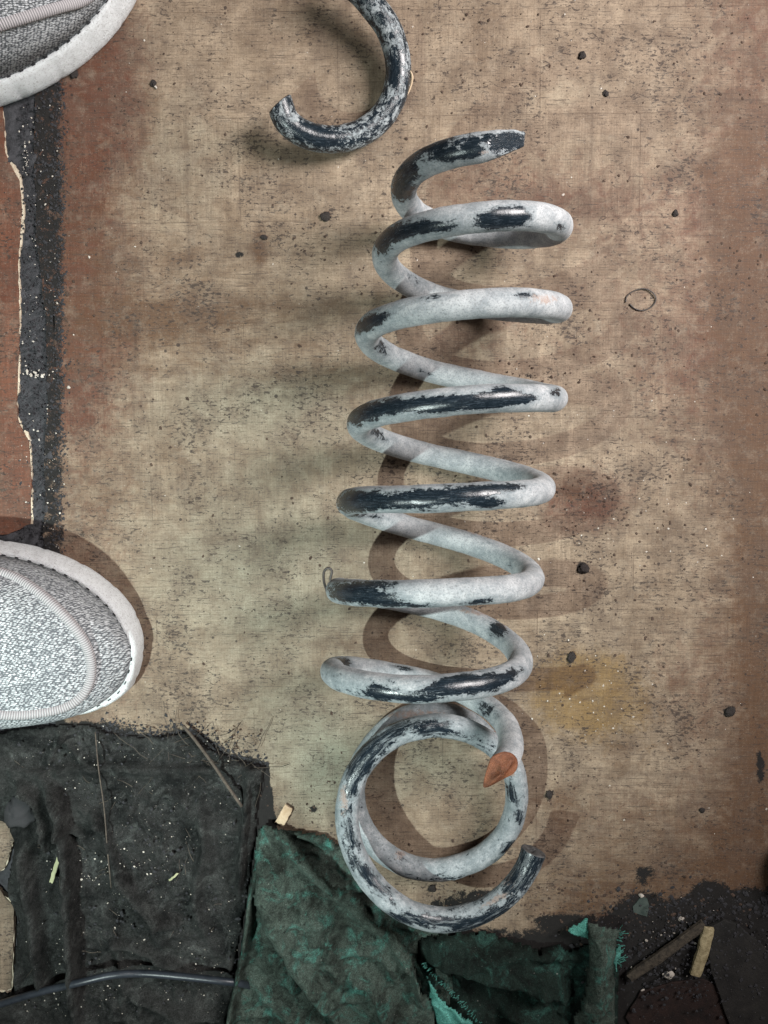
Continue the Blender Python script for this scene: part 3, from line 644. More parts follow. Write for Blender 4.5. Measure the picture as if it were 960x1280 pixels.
# ------------------------------------------------------------------ sneakers
def mat_knit(name):
    n = NT(name)
    uvn = n.node('ShaderNodeUVMap', uv_map='UVMap').outputs[0]
    c = pxc(n)
    wob = n.node('ShaderNodeTexNoise', {'Vector': uvn, 'Scale': 0.16, 'Detail': 4.0}).outputs[1]
    vec = n.mix(1.0, uvn, n.mix(1.0, wob, (3.0, 3.0, 3.0), 'MULTIPLY'), 'ADD')
    kv = n.node('ShaderNodeTexVoronoi', {'Vector': n.node('ShaderNodeMapping', {'Vector': vec, 'Scale': (0.29, 0.44, 0.0), 'Rotation': (0, 0, 0.35)}).outputs[0], 'Scale': 1.0, 'Randomness': 0.5})
    rnd = n.noise(uvn, 0.28, 3, 0.8)
    k = n.math('MULTIPLY', n.ramp(kv.outputs['Distance'], [(0.38, 1.0), (0.62, 0.0)]), n.ramp(rnd, [(0.36, 0.42), (0.54, 1.0)]))
    col = n.mix(k, (0.10, 0.11, 0.12), (0.60, 0.63, 0.65))
    col = n.mix(n.ramp(n.noise(c, 0.03, 4, 0.7), [(0.5, 0), (0.75, 0.35)]), col, (0.12, 0.13, 0.15))
    n.done(Base_Color=col, Roughness=0.85, Normal=n.bump(k, 0.9, 0.0007)); n.b.inputs['Specular IOR Level'].default_value = 0.2
    return n.m
M_knit = mat_knit('grey_white_knit')
def mat_sole():
    n = NT('scuffed_white_foam'); c = pxc(n)
    f = n.noise(c, 0.10, 7, 0.8, 0.5)
    col = n.mix(n.ramp(f, [(0.45, 0), (0.75, 0.55)]), (0.80, 0.83, 0.84), (0.40, 0.40, 0.40))
    col = n.mix(n.ramp(n.noise(c, 0.5, 4, 0.8), [(0.34, 0.75), (0.46, 0)]), col, (0.24, 0.23, 0.22))
    n.done(Base_Color=col, Roughness=0.6, Normal=n.bump(n.noise(c, 0.3, 7, 0.85), 1.0, 0.0016)); return n.m
M_sole = mat_sole()
def mat_cord():
    n = NT('ribbed_grey_cord'); uvn = n.node('ShaderNodeUVMap', uv_map='UVMap').outputs[0]
    w = n.node('ShaderNodeTexWave', {'Vector': uvn, 'Scale': 0.12, 'Distortion': 1.2, 'Detail': 2.0}, wave_type='BANDS', bands_direction='X').outputs[1]
    col = n.mix(w, (0.20, 0.195, 0.20), (0.42, 0.40, 0.41))
    n.done(Base_Color=col, Roughness=0.8, Normal=n.bump(w, 0.7, 0.0005)); return n.m
M_cord = mat_cord()
M_gap = mat_simple('dark_stitch_groove', (0.015, 0.015, 0.018), (0.04, 0.04, 0.045), 0.3, 0.9, 0.3)
M_lining = mat_simple('dark_shoe_lining', (0.03, 0.032, 0.036), (0.06, 0.062, 0.07), 0.2, 0.9, 0.4)
M_sock = mat_simple('grey_sock_knit', (0.10, 0.10, 0.11), (0.17, 0.17, 0.18), 0.4, 0.95, 0.5)

def sneaker(label, toe, ang, side, cordpx, hs=1.0, flare=(-1, 7)):
    fsd, famt = flare
    def flr(w): return famt * float(sstep(0.0, 55.0, np.array(w * fsd)))
    """toe: floor position of the toe tip, ang: heading of the toe (deg, picture axes), side: +1/-1 bulge"""
    t = thing('sneaker', label, 'sneaker', fl(toe[0] - 200 * math.cos(math.radians(ang)), toe[1] - 200 * math.sin(math.radians(ang)), 0), 'grey knit sneakers')
    ca, sa = math.cos(math.radians(ang)), math.sin(math.radians(ang))
    # distance from the toe tip, half width on the upper side, half width on the lower side, height of the upper
    prof = [(0, 0, 0, 40), (3, 22, 26, 46), (9, 38, 42, 54), (20, 57, 56, 66), (38, 75, 70, 80), (62, 91, 81, 92), (95, 106, 90, 102), (140, 117, 98, 114), (200, 120, 100, 134), (260, 112, 95, 165), (320, 98, 88, 205), (370, 88, 82, 236), (430, 80, 78, 246), (490, 74, 74, 240), (530, 62, 62, 228), (552, 42, 42, 216), (560, 0, 0, 200)]
    prof = [(a_, b_, c_, 40 + (d_ - 40) * (1.5 if a_ < 230 else 1.25)) for a_, b_, c_, d_ in prof]
    pr = crom([list(p) for p in prof], 5)
    def ptw(s, w, h): # s back from the toe, w across (negative: upper side)
        x_ = toe[0] - s * ca - w * sa * -1 * -1; y_ = toe[1] - s * sa + w * ca
        return fl(x_, y_, h)
    # sole: outline lofted over levels
    def outline(scale, inset):
        a, b = [], []
        for s, wu, wl, h in pr:
            ss = inset + s * (560 - 2 * inset) / 560; k = 1 if side > 0 else 1
            wu_, wl_ = (wu, wl) if side > 0 else (wl, wu)
            f_ = max(0, 1 - inset / 110.0)
            a.append((ss, -wu_ * f_ * scale)); b.append((ss, wl_ * f_ * scale))
        return a + b[::-1][1:-1]
    # walk the outline evenly
    def even(o_, n=240):
        o_ = np.array(o_ + [o_[0]]); d = np.concatenate([[0], np.cumsum(np.hypot(*np.diff(o_, axis=0).T))])
        q = np.linspace(0, d[-1], n, endpoint=False); return np.stack([np.interp(q, d, o_[:, 0]), np.interp(q, d, o_[:, 1])], 1)
    base = even(outline(1, 0)); N_ = len(base); cen = np.array([250.0, 0])
    tang = np.roll(base, -1, 0) - np.roll(base, 1, 0); nn = np.stack([tang[:, 1], -tang[:, 0]], 1); nn /= np.linalg.norm(nn, axis=1)[:, None]
    for _ in range(4): nn = (np.roll(nn, 1, 0) + nn + np.roll(nn, -1, 0)) / 3
    if ((base - cen) * nn).sum() > 0: nn = -nn       # nn points inwards
    V = []; levels = [(0, 10), (2, 5), (8, 1.5), (16, 0), (26, 0.3), (36, 1.2), (39.5, 2.6), (41, 4.5), (40.5, 7), (38, 11)]
    rs_ = np.arange(N_)
    for li, (h, ins) in enumerate(levels):
        wob = 1.6 * (fbm(rs_ * 0.5, rs_ * 0 + li * 1.7, 77, 3) - 0.5) + 1.4 * ((rs_ % 9) < 1) * (1 < li < 7)
        for (s, w), q, wb in zip(base, nn, wob): 
            ex_ = flr(w) * (h / 41.0) ** 1.3
            V.append(ptw(s + q[0] * (ins + wb + ex_), w + q[1] * (ins + wb + ex_), h))
    F = []
    for l in range(len(levels) - 1):
        for j in range(N_):
            j2 = (j + 1) % N_; F.append((l * N_ + j, l * N_ + j2, (l + 1) * N_ + j2, (l + 1) * N_ + j))
    F.append(tuple(range(N_))[::-1]); F.append(tuple((len(levels) - 1) * N_ + j for j in range(N_)))
    sole = obj('sole', V, F, M_sole, t)
    bm = bmesh.new(); bm.from_mesh(sole.data); bmesh.ops.recalc_face_normals(bm, faces=bm.faces[:]); bm.to_mesh(sole.data); bm.free()
    # upper: a domed skin from the top of the sole, open at the ankle
    V = []; uv = []; nr = 26; pr2 = crom([list(p) for p in prof], 8); rows = []
    for (s, wu, wl, h) in pr2:
        ss = 7 + s * (560 - 14) / 560; f_ = max(0.0, 1 - 7 / max(9.0, (wu + wl) / 2)) if s < 20 or s > 545 else 1 - 7 / max(24, (wu + wl) / 2)
        wu_, wl_ = (wu, wl) if side > 0 else (wl, wu)
        row = []
        for j in range(nr + 1):
            a = math.pi * j / nr; cxx = -math.cos(a); e = math.sin(a)
            ww = (wu_ if cxx < 0 else wl_) * f_
            ww = ww - (famt * float(sstep(0, 55, np.array(ww))) if cxx * fsd > 0 else 0)
            narrow = 1 - 0.42 * sstep(150, 360, np.array(float(s))) * (e ** 1.5)
            px_ = math.copysign(abs(cxx) ** 0.80, cxx) * ww * float(narrow)
            hh = 38 + (h * hs - 38) * (e ** 0.6)
            dimp = 1.2 * (vnoise(np.array(s * 0.05), np.array(j * 0.5), 9) - 0.5)
            row.append(len(V)); V.append(ptw(ss, px_, hh + float(dimp))); uv.append((ss, px_))
        k0 = row[0]; mid_ = k0 + nr // 2; acc = 0.0
        for j in range(mid_ + 1, row[-1] + 1): acc += (V[j] - V[j-1]).length / U; uv[j] = (uv[j][0], acc)
        acc = 0.0
        for j in range(mid_ - 1, k0 - 1, -1): acc -= (V[j] - V[j+1]).length / U; uv[j] = (uv[j][0], acc)
        uv[mid_] = (uv[mid_][0], 0.0)
        rows.append(row)
    F = []
    for i in range(len(rows) - 1):
        smid = pr2[i][0]
        for j in range(nr):
            if 380 < smid < 520 and nr * 0.30 < j < nr * 0.68: continue      # ankle opening
            F.append((rows[i][j], rows[i+1][j], rows[i+1][j+1], rows[i][j+1]))
    up = obj('upper', V, F, M_knit, t, uv=uv)
    sol = up.modifiers.new('solid', 'SOLIDIFY'); sol.thickness = 3 * U; sol.offset = -1
    # ankle in a sock, filling the opening
    V = []; F = []; k = 20
    for li, (h, sc) in enumerate([(120, 0.85), (190, 0.95), (250, 0.9), (300, 0.82), (335, 0.80), (340, 0.74), (330, 0.7)]):
        for j in range(k):
            a = 2 * math.pi * j / k; V.append(ptw(450 + 62 * sc * math.cos(a) + (h - 120) * 0.05, 46 * sc * math.sin(a), h))
    for l in range(6):
        for j in range(k): F.append((l*k+j, l*k+(j+1) % k, (l+1)*k+(j+1) % k, (l+1)*k+j))
    F.append(tuple(6 * k + j for j in range(k)))
    obj('sock', V, F, M_sock, t)
    # piping cord laid on the knit, placed by looking down on the shoe
    bpy.context.view_layer.update()
    me = up.data; vv = [v.co + t.location for v in me.vertices]; bv = BVHTree.FromPolygons(vv, [tuple(p.vertices) for p in me.polygons])
    pts = []
    for p in crom([list(p) for p in cordpx], 10):
        hit = bv.ray_cast(CAMP, ray(p[0], p[1]))
        if hit[0] is not None: pts.append(np.array(hit[0]) + np.array([0, 0, -1.6 * U]))
    if len(pts) > 5:
        pts = np.array(pts)
        for _ in range(6): pts[1:-1] = 0.5 * pts[1:-1] + 0.25 * (pts[:-2] + pts[2:])
        tube('piping_cord', pts, np.full(len(pts), 6.4), M_cord, t, sides=12, dent=0.15)
    # dark slots of the stitching where the knit meets the sole
    V = []; F = []; i = 0
    for j in range(0, N_, 3):
        s, w_ = base[j]; q = nn[j]
        if s > 330: continue
        tg = np.array([-q[1], q[0]]); s = s + q[0] * flr(w_); w_ = w_ + q[1] * flr(w_)
        for da in (-1, 1):
            for db in (-1, 1):
                for hh in (38.5, 41.2): V.append(ptw(s + q[0] * (6.6 + da * 0.7) + tg[0] * db * 2.2, w_ + q[1] * (6.6 + da * 0.7) + tg[1] * db * 2.2, hh))
        b = i * 8; F += [(b, b+1, b+3, b+2), (b+4, b+6, b+7, b+5), (b, b+4, b+5, b+1), (b+2, b+3, b+7, b+6), (b+1, b+5, b+7, b+3), (b, b+2, b+6, b+4)]; i += 1
    obj('stitching', V, F, M_gap, t, smooth=False)
    return t
sneaker('grey knit sneaker with white sole below the black strip, toe pointing right', (178, 818), 8, 1,
        [(-60, 700), (0, 716), (28, 728), (58, 750), (88, 780), (108, 810), (113, 840), (104, 866), (80, 884), (40, 892), (0, 893), (-60, 885)])
sneaker('grey knit sneaker cut off by the top left corner, scuffed white toe', (196, -62), -28, -1,
        [(-60, 52), (-20, 36), (10, 26), (40, 17), (70, 8), (100, 0), (120, -14)], flare=(1, 5))

# ------------------------------------------------------------------ rags
def cloth(name, layers, mat, parent=None, step=2.5, thick=1.6, crump=1.0, wk=1.0):
    """layers: list of (outline, base height, ridges, seed); every layer is one fold of the same cloth"""
    Vs = []; Fs = []; off = 0
    for (poly, hb, ridges, seed) in layers:
        hh_ = 22 if callable(hb) else 4
        poly = [floorxy(a, b, hh_) for a, b in poly]
        ridges = [([floorxy(a, b, hh_ + 6) for a, b in r[0]],) + tuple(r[1:]) for r in ridges]
        xs_ = [p[0] for p in poly]; ys_ = [p[1] for p in poly]
        X, Y, nx, ny = grid(min(xs_) - 6, max(xs_) + 6, min(ys_) - 6, max(ys_) + 6, step)
        ex = X + 5 * (fbm(X * 0.06, Y * 0.06, seed, 4) - 0.5) + 2.0 * (fbm(X * 0.5, Y * 0.5, seed + 3, 2) - 0.5)
        ey = Y + 5 * (fbm(X * 0.06, Y * 0.06, seed + 50, 4) - 0.5) + 2.0 * (fbm(X * 0.5, Y * 0.5, seed + 5, 2) - 0.5)
        m = inside(ex, ey, poly)
        ded, _, _ = dist_poly(X, Y, poly, True)
        PQ = proj(tofl(X, Y, X * 0 + hh_)); PX_, PY_ = PQ[:, 0].reshape(X.shape), PQ[:, 1].reshape(X.shape)
        Z = hb(PX_, PY_) if callable(hb) else np.full(X.shape, float(hb))
        Z = Z + 5 * (fbm(X * 0.02, Y * 0.02, seed + 7, 3) - 0.5) + 2.2 * (fbm(X * 0.07, Y * 0.07, seed + 8, 3) - 0.5) + 0.7 * (fbm(X * 0.35, Y * 0.35, seed + 9, 2) - 0.5)
        for (pts, H, w1, w2) in ridges:
            pp = crom([list(q) for q in pts], 6); d, sd, pg = dist_poly(X, Y, [tuple(q) for q in pp])
            w_ = np.where(sd > 0, w1, w2) * wk; tp = np.clip(np.sin(np.pi * np.clip(pg, 0.04, 0.96)) * 2.2, 0, 1)
            r_ = 1.9 * H * np.exp(-(d / w_) ** 2) * tp
            Z = Z + r_
        for (fr_, am_, q_) in ((0.011, 9, 1), (0.026, 6, 2), (0.06, 2.4, 3)):
            wx_ = X + 30 * fbm(X * 0.01, Y * 0.01, seed + 60 + q_, 3); wy_ = Y + 30 * fbm(X * 0.01, Y * 0.01, seed + 70 + q_, 3)
            rn_ = 1 - np.abs(2 * fbm(wx_ * fr_, wy_ * fr_, seed + 80 + q_, 2) - 1)
            Z = Z + am_ * crump * np.clip(rn_ * 3.2 - 2.2, 0, 1)
        Z = np.maximum(Z, 1.5)
        Z = Z - (Z - 1.5) * (1 - sstep(0, 7, ded)) * (0.75 if not callable(hb) else 0.15)
        keep = m[:-1, :-1] & m[1:, :-1] & m[:-1, 1:] & m[1:, 1:]
        V, Fc, _ = compact(tofl(X, Y, Z), grid_faces(nx, ny, keep))
        Vs.append(V); Fs.append(Fc + off); off += len(V)
    o = obj(name, np.concatenate(Vs), np.concatenate(Fs), mat, parent)
    s = o.modifiers.new('thickness', 'SOLIDIFY'); s.thickness = thick * U; s.offset = -1
    return o
rag = cloth('dark_rag', [
    ([(-60, 925), (20, 912), (60, 908), (110, 905), (150, 918), (190, 921), (235, 913), (262, 935), (290, 948), (332, 957), (325, 1000), (318, 1060), (308, 1130), (296, 1200), (280, 1330), (-80, 1330), (-60, 1245), (16, 1240), (20, 1150), (8, 1110), (18, 1055), (8, 1030), (-60, 1010)], 3,
     [([(58, 968), (84, 1010), (92, 1080), (98, 1180), (100, 1290)], 22, 17, 6), ([(20, 972), (48, 995), (64, 1040), (66, 1062)], 18, 5, 12), ([(36, 1040), (40, 1090), (52, 1180), (62, 1250)], 15, 22, 10),
      ([(0, 960), (60, 962), (120, 956), (200, 957), (320, 958)], 7, 22, 3), ([(60, 962), (70, 935), (90, 915)], 7, 3, 12), ([(105, 956), (88, 935), (72, 920)], 6, 10, 3),
      ([(110, 1010), (128, 1020), (150, 1080), (190, 1130), (235, 1152)], 11, 22, 5), ([(140, 1080), (170, 1110), (210, 1150), (232, 1155)], 8, 4, 14), ([(250, 1000), (256, 1060), (244, 1120), (262, 1180)], 8, 10, 16), ([(130, 1170), (190, 1190), (250, 1220)], 10, 14, 8),
      ([(312, 965), (306, 1040), (298, 1130)], 9, 8, 5), ([(160, 1240), (220, 1262), (290, 1270)], 9, 12, 12), ([(80, 1020), (108, 1042), (120, 1036)], 9, 4, 6)], 101)], M_rag, wk=0.6)
tag(rag, 'oily black crumpled rag covered in grit under the lower sneaker', 'rag', 'rags')

gt = thing('green_rag', 'dirty green cloth folded over itself, under the left of the broken ring', 'rag', fl(430, 1150, 0), 'rags')
cloth('under_layer', [([(322, 1034), (370, 1036), (405, 1040), (432, 1062), (448, 1090), (500, 1130), (560, 1165), (570, 1230), (600, 1330), (276, 1330), (286, 1250), (302, 1180), (312, 1100)], 3,
     [([(360, 1040), (400, 1052), (425, 1062)], 6, 6, 10), ([(316, 1090), (308, 1150), (292, 1230), (280, 1300)], 18, 7, 8), ([(320, 1230), (360, 1260), (420, 1290)], 10, 16, 10), ([(345, 1210), (380, 1240)], 8, 12, 12)], 111)], M_green, gt)
fold = [(326, 1034), (345, 1036), (362, 1046), (386, 1068), (412, 1092), (444, 1112), (470, 1136), (498, 1160), (515, 1186), (524, 1216), (540, 1250), (556, 1330), (440, 1330), (410, 1262), (385, 1244), (362, 1212), (345, 1176), (330, 1148), (318, 1112), (316, 1075)]
def hb_fold(X, Y):
    return 10 + 12 * sstep(1040, 1090, Y) + 10 * sstep(440, 400, X) * sstep(1060, 1140, Y)
cloth('folded_flap', [(fold, hb_fold,
     [([(340, 1045), (370, 1070), (410, 1105), (450, 1135), (490, 1170), (512, 1205)], 10, 8, 22), ([(335, 1120), (352, 1165), (378, 1215), (410, 1248)], 9, 10, 16), ([(400, 1190), (440, 1185), (480, 1195), (500, 1230)], 9, 6, 14), ([(430, 1215), (460, 1225), (478, 1260), (482, 1300)], 12, 5, 14),
      ([(360, 1110), (400, 1140), (430, 1170)], 5, 16, 16), ([(500, 1190), (520, 1210), (526, 1250)], 12, 5, 9)], 121)], M_green, gt)
fl2 = cloth('frayed_corner', [([(528, 1206), (536, 1222), (552, 1240), (576, 1258), (596, 1278), (625, 1320), (550, 1330), (546, 1290), (538, 1250)], lambda X, Y: 24 + 0 * X, [([(532, 1215), (560, 1250), (600, 1290)], 5, 6, 10)], 131)], M_teal, gt)
fl2['label'] = 'cleaner teal corner with a frayed edge'

gr = thing('green_rag', 'oily green cloth bunched along the bottom edge, right of the folded one', 'rag', fl(660, 1220, 0), 'rags')
cloth('bunched_cloth', [([(520, 1172), (560, 1160), (610, 1164), (660, 1178), (700, 1178), (712, 1186), (745, 1176), (775, 1200), (772, 1330), (545, 1330), (520, 1230)], 3,
     [([(525, 1188), (570, 1196), (620, 1212), (660, 1222), (690, 1252)], 20, 9, 22), ([(575, 1180), (620, 1186), (665, 1182), (700, 1190)], 12, 12, 8), ([(560, 1240), (600, 1270), (620, 1300)], 10, 20, 14), ([(660, 1215), (690, 1225), (705, 1250)], 12, 8, 14), ([(620, 1250), (670, 1270), (710, 1290)], 14, 10, 16)], 141)], M_dkgreen, gr)
cloth('hanging_tail', [([(733, 1152), (756, 1155), (775, 1162), (772, 1182), (766, 1200), (768, 1240), (765, 1330), (700, 1330), (716, 1262), (728, 1222), (731, 1190)], lambda X, Y: 16 + 8 * sstep(1150, 1200, Y),
     [([(745, 1158), (748, 1200), (742, 1240), (735, 1300)], 10, 12, 14)], 151)], M_green, gr)
a = cloth('turned_corner', [([(706, 1167), (722, 1158), (736, 1150), (737, 1164), (738, 1177), (720, 1173)], lambda X, Y: 19 + 0 * X, [], 161)], M_teal, gr, step=1.6)
a['label'] = 'small bright teal corner turned up'
a = cloth('turned_corner', [([(764, 1200), (776, 1184), (780, 1192), (772, 1218)], lambda X, Y: 18 + 0 * X, [], 171)], M_teal, gr, step=1.6)
a['label'] = 'teal shred beside the tail'
# frayed threads
rnd = random.Random(5)
def threads(parent, items, mat):
    V = []; F = []; b = 0
    for (x_, y_, h, ang, L) in items:
        pts = []; a = math.radians(ang); px_, py_ = x_, y_
        for i in range(6):
            pts.append(P(px_, py_, max(1.5, h + 2 * math.sin(i) - i * 0.6))); a += rnd.uniform(-0.4, 0.4); px_ += math.cos(a) * L / 5; py_ += math.sin(a) * L / 5
        for i, p in enumerate(pts):
            for k in range(3):
                t = 2 * math.pi * k / 3; V.append(p + Vector((math.cos(t), math.sin(t), math.sin(t * 2))) * 0.35 * U)
        for i in range(5):
            for k in range(3): F.append((b + i*3 + k, b + i*3 + (k+1) % 3, b + (i+1)*3 + (k+1) % 3, b + (i+1)*3 + k))
        b += 18
    return obj('frayed_threads', V, F, mat, parent, kind='stuff')
threads(gr, [(770 + rnd.uniform(-5, 5), rnd.uniform(1160, 1205), 14, rnd.uniform(-35, 25), rnd.uniform(4, 13)) for _ in range(46)], M_teal)
threads(gt, [(528 + (i / 60) * 72 + rnd.uniform(-2, 2), 1206 + (i / 60) * 76 + rnd.uniform(-2, 2), 32, rnd.uniform(-70, -20), rnd.uniform(3, 7)) for i in range(60)], M_teal)
threads(rag, [(rnd.uniform(170, 330), rnd.uniform(915, 990), 10, rnd.uniform(0, 360), rnd.uniform(15, 60)) for _ in range(46)] + [(rnd.uniform(20, 300), rnd.uniform(960, 1240), 12, rnd.uniform(0, 360), rnd.uniform(10, 36)) for _ in range(40)], M_twig)

# ------------------------------------------------------------------ cable, twig, sticks, boards
tag(wirecurve('black_cable', [(-60, 1276, 14), (0, 1255, 24), (50, 1240, 32), (100, 1228, 40), (140, 1219, 36), (180, 1217, 28), (230, 1221, 28), (275, 1226, 27), (298, 1229, 20), (316, 1233, 2), (340, 1240, -6)], 4.5, M_cable, n=10, sides=14), 'thin black cable running over the dark rag to the green cloth', 'cable')
tag(wirecurve('long_straw', [(119, 915, 12), (123, 960, 24), (130, 1010, 24), (134, 1060, 24), (139, 1110, 24)], 0.8, M_twig, n=6), 'long thin dark stalk running down the black rag', 'stalk')
tag(wirecurve('twig', [(229, 907, 8), (246, 928, 16), (268, 958, 24), (286, 985, 24), (302, 1008, 22)], 2.0, M_twig, n=6), 'straight brown twig lying across the edge of the black rag', 'twig')
def stick(name, label, cat, a, b, wdt, th, h, mat, group=None, curve=1.5, seed=1):
    """a slightly warped splinter with chamfered edges between two picture points"""
    A, B = P(a[0], a[1], h), P(b[0], b[1], h); d = (B - A); L = d.length; d.normalize(); s = Vector((-d.y, d.x, 0)).normalized(); r = random.Random(seed)
    V = []; F = []; n = 9
    sec = [(-1, -.5), (-1, .3), (-.75, .5), (-.1, .62), (.7, .5), (1, .25), (1, -.5)]
    for i in range(n):
        t = i / (n - 1); k = 1 - 0.08 * (abs(t - .5) * 2) ** 6; c = A + d * (L * t) + Vector((0, 0, math.sin(t * 3.1) * curve * U)) + s * (r.uniform(-.4, .4) * U)
        for (q, z) in sec: V.append(c + s * (q * wdt / 2 * k * U * r.uniform(.93, 1.07)) + Vector((0, 0, z * th * U + r.uniform(-.2, .2) * U)) + (d * (r.uniform(-1.5, 1.5) * U) if i in (0, n - 1) else Vector()))
    m = len(sec)
    for i in range(n - 1):
        for j in range(m): F.append((i*m+j, (i+1)*m+j, (i+1)*m+(j+1) % m, i*m+(j+1) % m))
    F.append(tuple(range(m))); F.append(tuple((n-1)*m + j for j in range(m))[::-1])
    return tag(obj(name, V, F, mat, smooth=False), label, cat, group)
stick('metal_strip', 'short dull yellow strip standing out on the black grime at lower right', 'metal strip', (886, 1160), (869, 1219), 15, 5, 12, M_brass, seed=3)
stick('wood_sliver', 'long dirty wood sliver lying slanted left of the yellow strip', 'wood', (880, 1155), (787, 1222), 13, 5, 10, M_wood, seed=4)
stick('card_chip', 'small curled tan chip just above the green cloth tip', 'chip', (361, 1008), (349, 1030), 12, 1.6, 5, M_card, curve=4, seed=6)
stick('straw_bit', 'yellow green straw bit on the long fold of the black rag', 'straw', (73, 1073), (64, 1103), 5, 1.2, 24, M_straw, seed=7)
stick('straw_bit', 'tiny pale straw bit in the middle of the black rag', 'straw', (222, 1092), (212, 1100), 2.6, 1, 14, M_straw, seed=8)
tag(slab('dark_board', [(884, 1160), (905, 1150), (925, 1158), (990, 1215), (1010, 1330), (930, 1330), (905, 1262), (888, 1210)], 2, 8, M_board, bev=1, rough_edge=0.8, seed=5), 'dark grey board lying in the grime at the bottom right corner', 'board')
tag(slab('rusty_plate', [(800, 1240), (840, 1228), (880, 1224), (900, 1236), (912, 1262), (900, 1330), (810, 1330), (782, 1272)], 1.5, 4, M_plate, bev=.8, rough_edge=1.2, seed=6), 'grimy reddish brown plate below the wood sliver at the bottom', 'plate')
tag(slab('tape_piece', [(796, 1128), (801, 1121), (809, 1123), (812, 1133), (809, 1146), (799, 1143), (792, 1140), (791, 1133)], 0.2, 1.4, M_blade, rough_edge=0.6, seed=7), 'small dull green scrap at the edge of the grime', 'scrap')
# black rubber pad at the right edge
V = []; F = []; k = 64
for (h, r_) in [(0.5, 58), (3, 60), (26, 60), (29, 58), (30, 54), (26, 40), (26, 0.5)]:
    for j in range(k):
        a = 2 * math.pi * j / k; V.append(fl(1038 + r_ * 0.9 * math.cos(a), 1098 + r_ * math.sin(a), h))
for l in range(6):
    for j in range(k): F.append((l*k+j, l*k+(j+1) % k, (l+1)*k+(j+1) % k, (l+1)*k+j))
tag(obj('rubber_pad', V, F, M_pad), 'black rubber pad cut off by the right edge', 'rubber pad')

# ------------------------------------------------------------------ clods, stones, chips
def lump_mesh(name, seed, mat, sub=2, flat=0.6, amp=0.35):
    bm = bmesh.new(); bmesh.ops.create_icosphere(bm, subdivisions=sub, radius=1)
    for v in bm.verts:
        n_ = float(fbm(np.array(v.co.x * 1.7 + seed * 3), np.array(v.co.y * 1.7 + v.co.z * 2.3), seed, 3))
        v.co *= 1 + amp * 2 * (n_ - 0.5); v.co.z *= flat; v.co.z += flat * 0.6
    me = bpy.data.meshes.new(name); bm.to_mesh(me); bm.free(); me.materials.append(mat)
    if sub > 1: me.polygons.foreach_set('use_smooth', [True] * len(me.polygons))
    return me
def lump(name, label, cat, u_, v_, r, mat, seed, group=None, base=0.0, sx=1.0, rot=0.0, flat=0.42):
    me = lump_mesh(name, seed, mat, 3, flat, 0.62); o = bpy.data.objects.new(name, me); COL.objects.link(o)
    p = P(u_, v_, base); o.location = p; o.scale = (r * U * sx, r * U, r * U); o.rotation_euler = (0, 0, rot)
    return tag(o, label, cat, group)
G = 'dark clods of dirt on the linoleum'
for i, (u_, v_, r, sx, lab) in enumerate([
    (729, 711, 6.4, 1.1, 'dark round dirt clod right of the spring, level with its fifth turn'),
    (912, 889, 5.2, 1.4, 'dark dirt clod far right, right of the yellow stain'),
    (714, 822, 4.4, 1.5, 'dirt clod on the upper edge of the yellow stain'),
    (407, 271, 5.5, 1.0, 'dark round clod left of the top of the spring'),
    (728, 70, 4.5, .8, 'small shiny dirt clod near the top, right of the offcut'),
    (192, 105, 3.8, .8, 'small dark crumb near the upper sneaker toe'),
    (844, 267, 3.5, 1.1, 'small dark clod above the thin wire loop'),
    (757, 117, 3.0, 1.3, 'tiny dark crumb below the clod near the top'),
    (540, 1110, 4.5, 1.2, 'flat dark crumb inside the bottom of the broken ring'),
    (686, 993, 5.0, .8, 'reddish dark crumb just right of the broken ring'),
    (92, 92, 6.0, .9, 'dark grit lump stuck by the upper sneaker sole'),
    (330, 297, 4.2, .6, 'dark clod at the smear left of the spring'),
    (877, 1012, 3.4, 1, 'small dark crumb right of the ring, near the right edge')]):
    lump('dirt_clod', lab, 'dirt clod', u_, v_, r, M_clod, 30 + i, G, 0.0, sx, i * 0.7)
lump('stone', 'angular grey stone on the left folds of the black rag', 'stone', 27, 1012, 17, M_stone, 62, None, 13, 1.15, 0.3, 0.45)
lump('stone', 'pale stone chip in the grime left of the yellow strip', 'stone', 836, 1218, 5.5, M_crumbl, 63, None, 5, 1.2, 0.3)
lump('white_chip', 'tiny white chip beside the green scrap in the grime', 'chip', 801, 1119, 3.4, M_crumbl, 64, 'pale chips', 0, .8, 0.8)
lump('white_chip', 'tiny white chip in the grime right of the green scrap', 'chip', 851, 1148, 3.0, M_crumbl, 65, 'pale chips', 0, 1.4, 0.2)
lump('white_chip', 'white crumb near the small clod by the upper sneaker', 'chip', 195, 109, 2.2, M_crumbl, 66, 'pale chips', 1, .6, 0.6)
lump('white_chip', 'pale crumb on the linoleum beside the black strip', 'chip', 86, 484, 1.9, M_crumbl, 67, 'pale chips', 0, 1, 0.6)

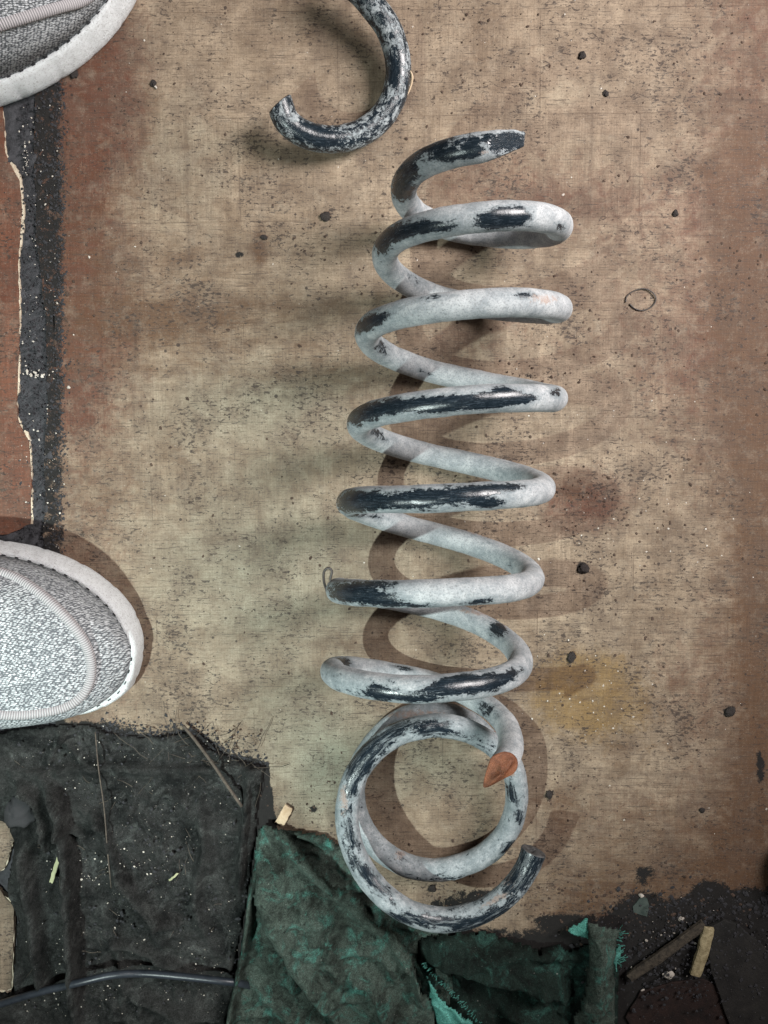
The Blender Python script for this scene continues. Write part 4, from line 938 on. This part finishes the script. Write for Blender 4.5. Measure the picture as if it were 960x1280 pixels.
def scatter(name, label, mat, items, seed):
    rs = random.Random(seed); V = []; F = []; b = 0
    ico = lump_mesh('tmp', seed, mat, 1, 0.6, 0.4); iv = [v.co.copy() for v in ico.vertices]; fc = [tuple(p.vertices) for p in ico.polygons]; bpy.data.meshes.remove(ico)
    for (x_, y_, h, r) in items:
        a = rs.uniform(0, 6.28); ca, sa = math.cos(a), math.sin(a); sx = rs.uniform(.7, 1.7); o = P(x_, y_, h)
        for v in iv:
            jx = v.x * r * sx * rs.uniform(.8, 1.2); jy = v.y * r * rs.uniform(.8, 1.2); V.append(o + Vector((jx * ca - jy * sa, jx * sa + jy * ca, v.z * r * .55)) * U)
        F += [tuple(b + q for q in f) for f in fc]; b += len(iv)
    o = obj(name, V, F, mat, smooth=False, kind='stuff'); o['label'] = label; return o
rs = random.Random(77)
def cl(n, cx, cy, sx, sy, r0, r1, h=0):
    return [(rs.gauss(cx, sx), rs.gauss(cy, sy), h, r0 + (r1 - r0) * rs.random() ** 3) for _ in range(n)]
dark = [(rs.uniform(80, 1060), rs.uniform(-60, 1160), 0, .45 + 1.7 * rs.random() ** 5) for _ in range(1900)]
dark += cl(60, 660, 470, 25, 15, .5, 2.2) + cl(160, 725, 625, 40, 22, .5, 2.0) + cl(130, 780, 690, 60, 50, .5, 2.4) + cl(120, 940, 330, 30, 60, .5, 2.2) + cl(200, 640, 1120, 70, 18, .5, 2.2) + cl(220, 820, 1135, 60, 20, .6, 3) + cl(120, 420, 320, 60, 40, .5, 2)
dark += cl(70, 770, 400, 80, 30, .5, 2) + cl(70, 560, 60, 60, 30, .5, 2.2) + cl(60, 390, 1000, 18, 20, .5, 2) + cl(260, 78, 350, 6, 180, .6, 3) + cl(80, 700, 1000, 20, 20, .5, 2.2) + cl(120, 880, 120, 80, 60, .5, 1.6)
scatter('grit', 'dark crumbs and grit scattered over the linoleum', M_crumbd, dark, 3)
pale = [(rs.uniform(80, 1060), rs.uniform(-60, 1160), 0, .4 + 1.0 * rs.random() ** 4) for _ in range(260)] + cl(60, 740, 870, 30, 30, .4, 1.3) + cl(60, 800, 640, 80, 50, .4, 1.2)
pale += [(rs.uniform(30, 300), rs.uniform(925, 1270), 8 + rs.random() * 10, .25 + .75 * rs.random() ** 4) for _ in range(620)] + cl(60, 860, 1200, 40, 30, .5, 2.0, 3) + cl(60, 130, 1090, 40, 14, .4, 1.5, 10)
pale += [(rs.uniform(24, 76), rs.uniform(130, 690), 1.5, .4 + .7 * rs.random() ** 2) for _ in range(120)] + cl(26, 42, 468, 9, 2.5, .7, 1.8, 2) + cl(25, 33, 195, 2, 14, .5, 1.1, 2)
scatter('pale_grit', 'pale crumbs and chips scattered over floor and rags', M_crumbl, pale, 4)
soil = [(rs.uniform(24, 80), rs.uniform(100, 700), -1 + rs.random() * 2, .5 + 1.5 * rs.random() ** 3) for _ in range(2600)]
soil += [(rs.gauss(75, 5), rs.uniform(100, 700), 0, .5 + 1.2 * rs.random() ** 3) for _ in range(900)]
soil += [(rs.uniform(20, 310), rs.uniform(910, 1270), 6 + rs.random() * 10, .5 + 1.5 * rs.random() ** 4) for _ in range(1300)] + cl(160, 175, 1105, 60, 35, .8, 2.8, 8)
soil += cl(900, 870, 1200, 70, 40, .5, 2.6, 8) + cl(500, 870, 1190, 60, 34, .8, 3.0, 1.5) + cl(160, 860, 1128, 50, 10, .8, 3.5, 0) + cl(80, 945, 1130, 16, 10, .8, 4, 0) + cl(120, 240, 930, 50, 14, .5, 2, 4) + [(rs.uniform(120, 335), 0, 1, 0) for _ in range(0)]
for _ in range(700):
    xx = rs.uniform(125, 335); yy = float(np.interp(xx, [130, 190, 240, 290, 335], [905, 920, 910, 943, 955])) + rs.gauss(0, 7); soil.append((xx, yy, 0.5, .4 + 1.6 * rs.random() ** 3))
scatter('black_soil', 'black granular dirt in the gap, on the rag and in the lower right corner', M_soilc, soil, 5)
